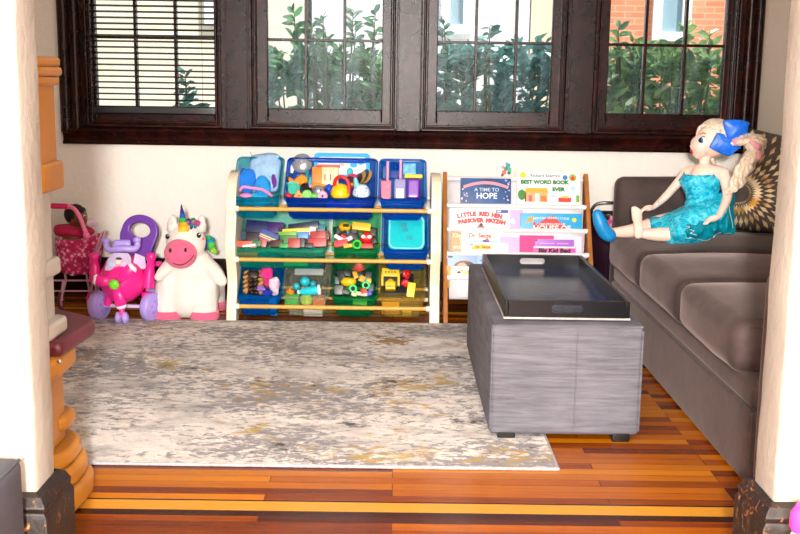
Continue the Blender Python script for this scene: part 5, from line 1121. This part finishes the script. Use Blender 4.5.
for (x, y, r, ry, cc) in ((-.024, -.012, .014, .009, (190, 206, 236)), (.0, -.022, .016, .01, (244, 150, 190)), (.0, .0, .011, .011, (248, 216, 190)), (.0, .013, .013, .006, (60, 40, 90)), (.026, -.01, .012, .008, (240, 190, 220))):
    place(curve_plate([circ(r, 16, x, y, ry)], .0006, mm), 'sticker', M('print_%02x%02x%02x' % cc, cc, .4), pl, smooth=0)
sp = B(); sp.prism([(-.03, -.035), (.03, -.02), (.02, .03), (-.025, .038)], .006, RM(A(139.5, 263, -.02), frame((.6, -.7, .4), (1, 0, 0)))); sp.make('side_window', PL((214, 196, 232), .2), pl, bevel=.003)
hub = A(114, 284.6, -.155)
B().ball(hub, (.021, .012, .021), 18).make('propeller_hub', PL((110, 214, 40), .25), pl, smooth=180)
for (px, py, wr) in ((93.5, 280, 1), (133, 267, 1), (121.5, 308.5, 1)):
    e = A(px, py, -.15); d = (e-hub); c = [hub+d*.12+V((0, .012, 0)), hub+d*.5+V((0, .01, 0)), hub+d*.86+V((0, .01, 0)), hub+d+V((0, .01, 0))]
    o = B().tube(c, [.014, .021, .024, .012], 14, flat=.5, up=(0, 1, 0)).make('propeller_blade', PKR, pl, smooth=180)
    B().tube([hub+d*.9+V((0, .009, 0)), hub+d*1.03+V((0, .009, 0))], [.0245, .016], 14, flat=.55, up=(0, 1, 0)).make('blade_tip', WHP, o, smooth=180)
for (pa, pb, dy) in (((94, 254, ), (95.5, 281), .0), ((151.5, 254), (148, 287), -.02)):
    a, c = A(*pa, dy), A(*pb, dy); d = c-a
    B().tube([a-d*.04, a+d*.02, a+d*.18, a+d*.22, a+d*.5, c], [.012, .02, .019, .014, .021, .027], 16).make('wing_post', PKR, pl, smooth=60)
B().tube(bez([A(106, 241, .02), A(106.5, 246, .02), A(111, 250, .01), A(122, 248.5, .0), A(134, 249, .01), A(137.5, 245, .02), A(137, 239.5, .02)], 5), [.011+.004*sin(pi*k/30) for k in range(31)], 12).make('handlebar', LAV, pl, smooth=180)
for px, py in ((106, 241), (137, 239.8)): B().ball(A(px, py, .02), (.017, .015, .014), 14).make('grip', LAV, pl, smooth=180)
B().rbox(A(122, 245, .02), (.075, .03, .045), .014, n=3).make('dash', LAV, pl, smooth=180)
ringc = A(139.5, 237, .2)
mm = RM(ringc, frame((0, -1, .2), (1, 0, 0))) @ Matrix.Rotation(-.18, 4, 'Z')
place(curve_plate([[(-.062, -.09), (.055, -.09)]+[(.072*cos(a), .026+.064*sin(a)) for a in [pi*k/16-.2 for k in range(17)]]+[(-.076, 0.0)], circ(.05, 22, -.001, .03, .038)], .022, mm, .006), 'push_ring', PUR, pl, smooth=50)
B().rbox(A(128, 270, .14), (.12, .14, .06), .025, n=3).make('seat', PUR, pl, smooth=180)
def wheel(c, R, w, axis, nm, par):
    o = B().lathe([(0, -w/2), (R*.62, -w/2), (R*.7, -w/2+.004), (R*.93, -w/2+.003), (R, -w*.3), (R, w*.3), (R*.93, w/2-.003), (R*.7, w/2-.004), (R*.62, w/2), (0, w/2)], c, axis, 28).make(nm, LAV, par, smooth=50)
    for s in (-1, 1):
        for k in range(5):
            a = 2*pi*k/5; fr = frame(axis); B().cyl(V(c)+fr @ V((cos(a)*R*.4, sin(a)*R*.4, s*w*.5)), V(c)+fr @ V((cos(a)*R*.4, sin(a)*R*.4, s*(w*.5+.002))), R*.12, n=10).make('wheel_boss', PL((150, 128, 212)), o)
    return o
Rw = .0595
wl = A(99.5, 305, -.03); wr = A(151, 305, -.05)
wheel((wl.x, wl.y, Rw), Rw, .042, (.92, -.38, 0), 'wheel', pl); wheel((wr.x, wr.y, Rw), Rw, .04, (.92, -.38, 0), 'wheel', pl)
wb = A(157, 291, .2); wheel((wb.x, wb.y, Rw), Rw, .04, (.95, -.3, 0), 'wheel', pl)
wc = A(122, 319, -.115); wheel((wc.x-.014, wc.y, .026), .025, .022, (1, .1, 0), 'caster', pl); wheel((wc.x+.014, wc.y, .026), .025, .022, (1, .1, 0), 'caster', pl)
B().cyl((wc.x, wc.y, .03), (wc.x, wc.y+.01, .1), .012, n=12).make('caster_fork', PKR, pl)
B().cyl((wl.x, wl.y, Rw), (wr.x, wr.y, Rw), .008, n=12).make('axle', PL((206, 190, 232)), pl)
B().cyl((wr.x-.02, wr.y, Rw), (wr.x-.02, wr.y, .12), .018, n=12).make('wheel_strut', PKR, pl); B().cyl((wl.x+.035, wl.y, Rw), (wl.x+.045, wl.y, .12), .018, n=12).make('wheel_strut', PKR, pl)
B().cyl((wb.x-.03, wb.y, Rw), (wb.x-.08, wb.y, .14), .016, n=12).make('wheel_strut', PKR, pl)
B().ball(A(158.5, 264, .1), (.02, .02, .012), 12).make('tail_knob', PKR, pl, smooth=180)
# ================================================================== doll stroller with a baby doll
TY = 4.62
def S(px, py, dy=0.0): return P(px, py, TY+dy)
st = thing('doll_stroller', 'pink doll stroller with patterned seat behind the cream post', 'doll stroller', (S(78, 300).x, TY, 0))
def mat_print():
    t = NT('pink_print_fabric'); vo = t.n('TexVoronoi'); vo.inputs['Scale'].default_value = 42; t.l(t.coords(), vo.inputs['Vector'])
    c = t.ramp(vo.outputs['Distance'], [(.2, (248, 190, 214)), (.36, (224, 60, 126)), (.6, (190, 24, 92))])
    c = t.mix(t.ramp(t.noise(t.coords(), 60, 2), [(.6, (0, 0, 0, 1)), (.66, (.8, .8, .8, 1))]), c, (240, 210, 226)); return t.done(t.bsdf(c, .8).outputs[0])
PRT = mat_print(); PKM = PL((244, 120, 170), .3); ROD = M('pale_metal_rod', (216, 168, 190), .35, Metallic=.3)
bb = B()
def seat(u, v):
    a = pi*(.02+.96*u); x0, x1 = S(56, 240).x, S(104, 240).x; cx = (x0+x1)/2; r = 1-.22*v**1.5
    zt = S(80, 236).z*(1-v)+S(80, 271).z*v
    return (cx-cos(a)*(x1-x0)/2*r-.01*v, TY+.02-sin(a)*.13*r, zt+.03*max(0, u-.6)*(1-v)+.012*noise.noise((u*5, v*5, 1))+.02*(u-.4)*(1-v))
bb.grid(seat, 24, 12); bb.make('seat_fabric', PRT, st, smooth=180, solid=.004, recalc=False)
b = B(); b.ball(S(79, 252, .02), (.085, .09, .055), 18); b.make('seat_base', PRT, st, smooth=180)
b = B(); b.ball(S(74, 231, .0), (.085, .06, .035), 18).crumple(.014, 16, 2); b.make('blanket', FB((196, 30, 84)), st, smooth=180)
B().tube(bez([S(50, 206, -.12), S(62, 206, -.12), S(73, 208, -.12), S(79, 216, -.12), S(84, 228, -.12), S(87, 237, -.12)], 5), .0095, 12).make('handle', PKM, st, smooth=180)
B().tube(bez([S(52, 206, -.12), S(64, 206.3, -.12), S(68, 206.8, -.12)], 4), .0118, 12).make('handle_grip', FB((214, 40, 100), .3), st, smooth=180)
B().ball(S(86.5, 236, -.13), (.015, .012, .018), 12).make('hinge', PKM, st, smooth=180)
B().tube([S(106, 230, -.1), S(101, 243, -.1), S(94, 262, -.1), S(96, 292, -.1)], .005, 10).make('side_rod', ROD, st, smooth=60)
B().tube([S(102, 232, -.08), S(97, 246, -.08), S(86, 272, -.05), S(92, 306, -.06)], .005, 10).make('side_rod', ROD, st, smooth=60)
B().tube([S(58, 232, .1), S(66, 280, .05), S(60, 306, .0)], .005, 10).make('side_rod', ROD, st, smooth=60)
for py in (280.5, 291): B().cyl(S(50, py, -.08), S(96, py, -.08), .0038, n=8).make('cross_rod', ROD, st)
for px, dy, cc in ((89, -.1, (230, 60, 140)), (60, -.12, (70, 30, 50)), (97, .1, (70, 30, 50))):
    c = S(px, 306, dy); B().tube([V((c.x+.006, c.y, .04))+V((.008*0, .034*cos(a), .034*sin(a))) for a in [2*pi*k/20 for k in range(20)]], .0058, 8, closed=True).make('wheel', PL(cc), st, smooth=180)
    w = B(); [w.cyl((c.x+.006, c.y-.033*cos(a), .04-.033*sin(a)), (c.x+.006, c.y+.033*cos(a), .04+.033*sin(a)), .0028, n=6) for a in (0, 1.05, 2.1)]; w.make('spokes', PL((210, 110, 160)), st)
    B().cyl((c.x+.006, c.y, .04), (c.x+.02, c.y+.0, .13), .006, n=8).make('wheel_leg', ROD, st)
bd = thing('baby_doll', 'dark haired baby doll lying in the pink stroller', 'doll', S(78, 225))
SKB = M('brown_vinyl', (128, 76, 52), .45, var=.08); HRB = M('black_curly_hair', (30, 20, 18), .8, var=.3, bump=.8, bscale=120)
hp = S(77.5, 217, -.02)
b = B(); b.ball(hp, (.043, .045, .046), 20); b.ball(hp+V((.03, -.02, -.014)), (.02, .024, .021), 14); b.ball(hp+V((.042, -.028, 0)), .007, 10); b.ball(hp+V((-.005, .0, -.06)), (.03, .03, .04), 14); b.ball(hp+V((-.02, .01, -.11)), (.055, .045, .06), 14)
b.make('body', SKB, bd, remesh=.005, smooth_it=3, smooth=180)
b = B(); b.ball(hp+V((-.01, .004, .011)), (.047, .049, .045), 22); b.crumple(.006, 70, 3); b.make('hair', HRB, bd, smooth=180)
B().ball(hp+V((.038, -.027, .008)), (.005, .006, .006), 10).make('eye', M('white_dot', (250, 250, 250), .3), bd); B().ball(hp+V((.041, -.031, .008)), (.003, .004, .004), 8).make('pupil', M('black_eye', (10, 10, 12), .15), bd)
b = B(); b.ball(S(90.5, 222, -.02), (.03, .03, .024), 14).crumple(.012, 30, 8); b.make('bib', FB((234, 214, 226), .3), bd, smooth=180)
# ================================================================== big fashion doll on the sofa
DY = 4.0
def D(px, py, dy=0.0): return P(px, py, DY+dy)
SKIN = M('doll_skin', (242, 206, 190), .42, var=.03, Subsurface_Weight=0.0)
dl = thing('fashion_doll', 'large blonde fashion doll in a turquoise satin dress sitting on the sofa', 'doll', (D(712, 232).x, DY, D(712, 236).z))
b = B(); h = D(711, 141)
# head: skull, face, chin, nose, neck
b.ball(h+V((.008, 0, .006)), (.066, .058, .066), 24); b.ball(D(701, 146, -.002), (.038, .046, .042), 20); b.ball(D(698.5, 154.5), (.022, .026, .016), 16); b.ball(D(699, 144), (.031, .037, .032), 16)
b.tube([D(694, 142), D(691, 146.6), D(692.5, 148.4)], [.0045, .006, .0045], 10); b.ball(D(693.5, 151.5), (.011, .015, .008), 12)
b.ball(D(718, 147, -.052), (.011, .006, .014), 10)
limb(b, [D(706, 152), D(704.5, 163), D(704, 172)], [.024, .019, .026])
# torso and hips
limb(b, [D(704, 176), D(702, 188), D(701, 200)], [.052, .05, .04], 18); b.ball(D(695, 181, -.01), (.03, .045, .026), 14)
limb(b, [D(701, 200), D(706, 210), D(710, 219)], [.04, .054, .058], 18)
sh_l, sh_r = D(686.5, 172.5, .045), D(723.5, 173.5, -.055)
limb(b, [sh_l, D(704, 171), sh_r], [.022, .028, .024])
# far arm to the knee, near arm to the seat
limb(b, [sh_l, D(675, 186, .03), D(664, 198, .01), D(654.5, 206.5, -.02)], [.02, .0165, .0145, .0095])
limb(b, [sh_r, D(727, 188, -.09), D(726.5, 200, -.125), D(719.5, 215.5, -.175)], [.023, .02, .017, .0115])
def hand(w, d, side, up, s=1.0):
    d = V(d).normalized(); sd = V(side).normalized(); up = V(up).normalized()
    limb(b, [w, w+d*.018*s, w+d*.03*s], [.0095*s, .0125*s, .011*s], 10)
    for k, (o, L) in enumerate(((-.0095, .026), (-.0032, .031), (.0032, .029), (.0095, .022))):
        p0 = w+d*.028*s+sd*o*s; limb(b, [p0, p0+d*L*.5*s-up*.002, p0+d*L*.9*s-up*.009*s], [.0047*s, .0043*s, .0034*s], 8)
    p0 = w+d*.01*s-sd*.011*s; limb(b, [p0, p0+d*.012*s-sd*.01*s, p0+d*.025*s-sd*.013*s-up*.004], [.0055*s, .005*s, .004*s], 8)
hand(D(653.5, 207.5, -.025), (-1, -.25, -.1), (-.25, .95, .0), (0, 0, 1), 1.0)
hand(D(718, 217, -.18), (-.9, -.1, -.3), (.2, -.95, 0), (-.2, 0, 1), 1.0)
# legs: far leg with the shoe out over the edge, near leg bare
limb(b, [D(707, 221, .03), D(680, 222, .03), D(655, 225, .03)], [.055, .045, .034]); limb(b, [D(655, 225, .03), D(634, 230.5, .02), D(616, 232.5, .0), D(610, 233, -.01)], [.034, .027, .019, .017])
limb(b, [D(707, 223, -.05), D(690, 229, -.07), D(672, 234, -.075)], [.055, .042, .028]); limb(b, [D(672, 234, -.075), D(656, 234.5, -.075), D(642, 233.5, -.075)], [.028, .025, .018])
# near foot: sole towards us, toes up
b.tube(bez([D(639, 237.8, -.08), D(639, 236, -.083), D(638.8, 231, -.085), D(637.8, 223, -.085), D(636.8, 215, -.088), D(636.4, 210, -.088)], 4), [.006]+[.015]*3+[.0185]*5+[.0168]*5+[.0195]*5+[.016, .012], 14, flat=.62, up=(0, 1, 0))
for k in range(5):
    limb(b, [D(633.2+k*2.0, 213, -.088), D(633.0+k*1.9, (208.5, 207.6, 208, 209.2, 210.8)[4-k] if False else (208.2, 207.4, 208.2, 209.4, 211)[k], -.09)], [.006 if k else .0075, .0052 if k else .0068], 8)
# far foot, inside the shoe
limb(b, [D(610, 233, -.01), D(604, 228, -.015), D(598.5, 217, -.015)], [.021, .02, .014], 12)
zc = D(690, 238, -.05).z
b.make('body', SKIN, dl, remesh=.0032, smooth_it=3, smooth=180)
# face
EW = M('doll_eye_white', (246, 246, 248), .2); IR = M('doll_iris', (60, 120, 170), .15); PU = M('black_eye', (10, 10, 12), .15); LIP = M('doll_lips', (206, 40, 60), .3); BRW = M('doll_brow', (176, 140, 100), .6)
ec = D(702.3, 140.8, -.034); n_ = V((-.62, -.78, .05))
e1 = B().ball(ec, (.0165, .0085, .0145), 16, (0, 0, -38)); e1.make('eye', EW, dl, smooth=180)
i1 = B().ball(ec+n_*.006+V((-.003, 0, 0)), (.0105, .0045, .0115), 14, (0, 0, -38)); i1.make('iris', IR, dl, smooth=180); B().ball(ec+n_*.0095+V((-.003, 0, 0)), (.006, .0022, .0066), 12, (0, 0, -38)).make('pupil', PU, dl, smooth=180)
B().ball(D(694.5, 140.5, .028), (.008, .012, .012), 12).make('eye', EW, dl, smooth=180); B().ball(D(693.3, 140.5, .027), (.004, .008, .008), 12).make('iris', IR, dl, smooth=180)
lash = bez([ec+V(q) for q in ((-.013, -.006, .006), (-.006, -.011, .014), (.004, -.009, .0155), (.013, -.003, .009), (.017, -.001, .008))], 4); B().tube(lash, .0016, 6).make('eyelashes', PU, dl)
B().tube(bez([ec+V(q) for q in ((-.012, -.006, .022), (-.002, -.009, .029), (.013, -.004, .025))], 4), [.0022]*8+[.001], 6).make('eyebrow', BRW, dl)
B().ball(D(691.6, 150.6, -.004), (.0065, .0115, .0036), 12, (0, -18, 0)).make('upper_lip', LIP, dl, smooth=180); B().ball(D(692.3, 152.4, -.004), (.0062, .0105, .0038), 12, (0, 14, 0)).make('lower_lip', LIP, dl, smooth=180)
# hair: cap, fringe, curled pony tail
HAIR = NT('doll_blonde_hair'); f = HAIR.noise(HAIR.coords((60, 60, 12)), 3, 4, .6, .6); HAIR = HAIR.done(HAIR.bsdf(HAIR.ramp(f, [(.3, (176, 146, 122)), (.5, (230, 210, 184)), (.72, (246, 238, 228))]), .45, HAIR.bump(f, .5, .004)).outputs[0])
b = B(); b.ball(h+V((.016, 0, .014)), (.072, .066, .068), 28)
for v in b.bm.verts:      # pull the front edge of the cap back so that the face stays bare
    q = v.co-(h+V((.016, 0, .014)))
    if q.x < -.012 and q.z < .02+.25*abs(q.y): v.co = v.co+V((.045, 0, .01))*min(1, (-q.x-.012)/.05+.3)
    v.co += V((0, 0, .0025*sin(q.y*260)))
b.make('hair', HAIR, dl, smooth=180)
for k in range(6):
    y = -.05+.018*k; b = B(); b.tube(bez([D(706, 124.5, y), D(701, 127, y*1.0), D(697.8, 131, y*1.0), D(696.3, 136, y*1.1)], 4), [.007]*7+[.005, .0045, .004, .003, .002, .0015], 8); b.make('fringe_lock', HAIR, dl, smooth=180)
PINKH = M('pink_hair_streak', (242, 168, 184), .5, var=.2, vscale=30)
tail = bez([D(730, 142, -.05), D(741, 140, -.08), D(751, 139, -.10), D(757, 146, -.11), D(751, 158, -.12), D(744, 168, -.125), D(739, 178, -.13), D(735, 187, -.13), D(728, 192, -.13)], 8)
N = len(tail)
for s in range(8):
    ph = 2*pi*s/8; pts = []
    for i, p in enumerate(tail):
        a = i*.1+ph; t = i/N; R = (.022+.006*sin(i*.62+ph*.4))*(1 if t < .75 else 1-1.6*(t-.75)); pts.append(p+V((cos(a)*R, .8*sin(a)*R, .4*sin(a+1)*R)))
    B().tube(pts, [.0125*(1-.6*(i/N)**3) for i in range(N)], 8).make('tail_strand', PINKH if s == 3 else HAIR, dl, smooth=180)
B().tube(bez([D(712, 158, .01), D(714, 164, .02), D(716, 168, .02), D(711, 170, .02)], 4), .008, 8).make('nape_lock', HAIR, dl, smooth=180)
# bow
SATB = M('royal_blue_satin', (16, 104, 226), .4, var=.3, vscale=40, bump=.3, bscale=50)
def bowloop(pts, th, nm):
    bb = B(); c = sum((V(p) for p in pts), V())/len(pts)
    ring = [bb.bm.verts.new(V(p)+V((0, th*.5, 0))) for p in pts]; rg2 = [bb.bm.verts.new(V(p)+V((0, -th*.5, 0))) for p in pts]
    ca, cb = bb.bm.verts.new(c+V((0, th*1.3, 0))), bb.bm.verts.new(c+V((0, -th*1.5, 0))); n = len(pts)
    for k in range(n): bb._face([ring[k], ring[(k+1) % n], rg2[(k+1) % n], rg2[k]]); bb._face([ring[(k+1) % n], ring[k], ca]); bb._face([rg2[k], rg2[(k+1) % n], cb])
    return bb.make(nm, SATB, dl, sub=1, smooth=180, bevel=.003)
lo = [D(*q, -.068) for q in ((709, 147.5), (717, 132.5), (724, 134), (728, 142), (739, 143), (741, 146.5), (730, 156), (724, 155.5))]; bowloop(lo, .016, 'bow_loop')
up = [D(*q, -.062) for q in ((723, 121), (727, 119.5), (742, 119.5), (749.5, 122.5), (747, 128), (747.5, 135), (738, 137.5), (728, 141), (725, 132))]; bowloop(up, .018, 'bow_loop')
B().rbox(D(728, 140.5, -.083), (.026, .012, .02), .006, (0, 30, 0), n=2).make('bow_knot', SATB, dl, smooth=180)
rnd = random.Random(5); gl = B()
for k in range(26):
    p = D(*rnd.choice(((718, 144), (722, 148), (715, 145), (727, 150), (731, 148), (733, 133), (739, 134), (743, 132), (720, 138)))) ; p = p+V((rnd.uniform(-.012, .012), 0, rnd.uniform(-.009, .009))); p.y = DY-.0935; gl.ball(p, .0012, 6)
gl.make('sequins', M('sequin', (190, 200, 220), .2, Metallic=.6), dl)
# dress
SAT = NT('turquoise_satin'); f = SAT.noise(SAT.coords((18, 18, 26)), 2.2, 4, .55, 1.2); SAT = SAT.done(SAT.bsdf(SAT.ramp(f, [(.3, (0, 138, 178)), (.5, (18, 188, 220)), (.74, (120, 230, 246))]), .22, SAT.bump(f, .8, .012)).outputs[0])
b = B()
rows = [(702, 174.5, .066, .064), (700.5, 181, .078, .072), (701, 188, .07, .066), (701.2, 195, .058, .058), (701, 200.5, .052, .052), (703, 206, .066, .066), (706, 211, .076, .08)]
def bod(u, v):
    i = v*(len(rows)-1); k = min(int(i), len(rows)-2); t = i-k; a, c = rows[k], rows[k+1]; px, py, rx, ry = (a[j]+(c[j]-a[j])*t for j in range(4))
    an = 2*pi*u; p = D(px, py+(-2.0*abs(cos(an-pi*.75)) if v == 0 else 0)); return p+V((cos(an)*rx*1.02, sin(an)*ry, .0))
b.grid(bod, 28, 18, closed_u=True)
for v in b.bm.verts: v.co += V(noise.noise_vector(v.co*32))*.005
b.make('bodice', SAT, dl, smooth=180, solid=.003, recalc=True)
# skirt over both thighs as one draped surface
b = B()
spine = [(715, 213, -.035, .078, .105), (701, 216, -.02, .078, .115), (690, 221, -.025, .074, .118), (679, 224.5, -.028, .064, .115), (670, 227, -.03, .054, .11), (661, 227.5, .0, .043, .08), (648, 228, .02, .036, .052)]
def skirt(u, v):
    i = v*(len(spine)-1); k = min(int(i), len(spine)-2); t = i-k; a, c = spine[k], spine[k+1]; px, py, dy, rz_, ry = (a[j]+(c[j]-a[j])*t for j in range(5))
    an = 2*pi*u; p = D(px, py, dy); fold = 1+.05*sin(an*5+v*7)
    return p+V((.03*sin(an)*(1-v), cos(an)*ry*fold, max(-.85, sin(an))*rz_*fold*(1.38 if sin(an) < 0 and v < .8 else 1.0)))
b.grid(skirt, 36, 24, closed_u=True)
for v in b.bm.verts: v.co += V(noise.noise_vector(v.co*26))*.007
b.make('skirt', SAT, dl, smooth=180, solid=.003, recalc=True)
ORG = CLEAR('teal_organza', (150, 232, 238), (10, 168, 190), .5, .2); SIL = M('silver_thread', (206, 232, 240), .3, Metallic=.4)
# sheer overskirt bunched on the seat and the cape hanging behind the near arm
def sheer(nm, fn, nu, nv, amt, sc, seed):
    bb = B(); bb.grid(fn, nu, nv)
    for v in bb.bm.verts: v.co += V(noise.noise_vector(v.co*sc+V((seed, 0, 0))))*amt
    return bb.make(nm, ORG, dl, smooth=180, recalc=False)
def ov(u, v):
    px = 686+44*u; top = 226-9*u; bot = 236+4.5*sin(pi*min(1, u*1.25))+(-2*u)
    return D(px, top+(bot-top)*v, -.135-.04*sin(pi*v)-.012*sin(u*22))
o1 = sheer('overskirt', ov, 30, 12, .014, 30, 1)
sheer('overskirt', lambda u, v: ov(u, v)+V((.004, .022, .004)), 30, 12, .016, 26, 7)
B().tube([ov(k/40, 1.0)+V(noise.noise_vector(ov(k/40, 1.0)*30+V((1, 0, 0))))*.014 for k in range(41)], .0014, 6).make('hem_trim', SIL, dl)
B().tube([D(686+9*k/12+3*sin(k*1.1), 226+9*(k/12)**1.2, -.18) for k in range(13)], .0014, 6).make('hem_trim', SIL, dl)
def cape(u, v):
    px = 722+13*u-6*max(0, v-.7)*3*(1-u); py = 189+46*v; return D(px, py, -.03-.035*sin(pi*u)-.02*v)
sheer('cape', cape, 12, 24, .010, 28, 3); sheer('cape', lambda u, v: cape(u, v)+V((.006, .02, 0)), 12, 24, .012, 24, 9)
B().tube([D(731-2*sin(k*.5), 192+4*k, -.075) for k in range(10)], .0012, 6).make('cape_trim', SIL, dl)
B().tube([V(D(657, 204.5, -.018))+V((.0135*cos(a)*.5, .0135*sin(a), .0135*cos(a)*.8)) for a in [2*pi*k/16 for k in range(16)]], .0018, 6, closed=True).make('bracelet', SIL, dl)
# the one blue shoe
SHOE = M('blue_slipper', (14, 134, 200), .45, var=.12, vscale=40)
b = B(); limb(b, [D(609.5, 235.5, -.015), D(604.5, 231.5, -.018), D(600.5, 223, -.018), D(597.5, 214.5, -.017)], [.026, .027, .027, .02], 18); b.make('slipper', SHOE, dl, remesh=.004, smooth_it=3, smooth=180)
# ================================================================== light and camera
w = bpy.data.worlds.new('World'); SC.world = w; w.use_nodes = True
nt = w.node_tree; nt.nodes.clear(); wo = nt.nodes.new('ShaderNodeOutputWorld'); bg = nt.nodes.new('ShaderNodeBackground')
bg.inputs['Color'].default_value = (0.86, 0.93, 1.0, 1); bg.inputs['Strength'].default_value = 1.1; nt.links.new(bg.outputs[0], wo.inputs[0])
def light(nm, typ, loc, energy, **kw):
    d = bpy.data.lights.new(nm, typ); d.energy = energy
    for k, v in kw.items(): setattr(d, k, v)
    o = bpy.data.objects.new(nm, d); COL.objects.link(o); o.location = loc; return o
light('camera_flash', 'POINT', (-0.06, -0.6, 1.17), 890, shadow_soft_size=0.07, color=(1.0, 0.97, 0.93))
s = light('sun', 'SUN', (0, 0, 8), 10.0, angle=radians(0.6), color=(1.0, 0.98, 0.94)); s.rotation_euler = V((-0.5, 0.36, -0.9)).to_track_quat('-Z', 'Y').to_euler()
cd = bpy.data.cameras.new('camera'); cam = bpy.data.objects.new('camera', cd); COL.objects.link(cam); SC.camera = cam
cd.sensor_width = 36.0; cd.lens = F/800*36.0; cd.clip_start = 0.05
# camera axes from the measured pitch, roll and yaw
fwd = ray(400, 267).normalized(); up = (ray(400, 167)-ray(400, 367)); up = (up-fwd*up.dot(fwd)).normalized(); rt = fwd.cross(up)
cam.matrix_world = Matrix.Translation(CAM) @ Matrix((rt, up, -fwd)).transposed().to_4x4()
SC.view_settings.view_transform = 'Standard'; SC.view_settings.look = 'None'; SC.view_settings.gamma = 1.0; SC.view_settings.exposure = 0.0; SC.view_settings.use_curve_mapping = False
SC.cycles.transparent_max_bounces = 32; SC.cycles.max_bounces = 8
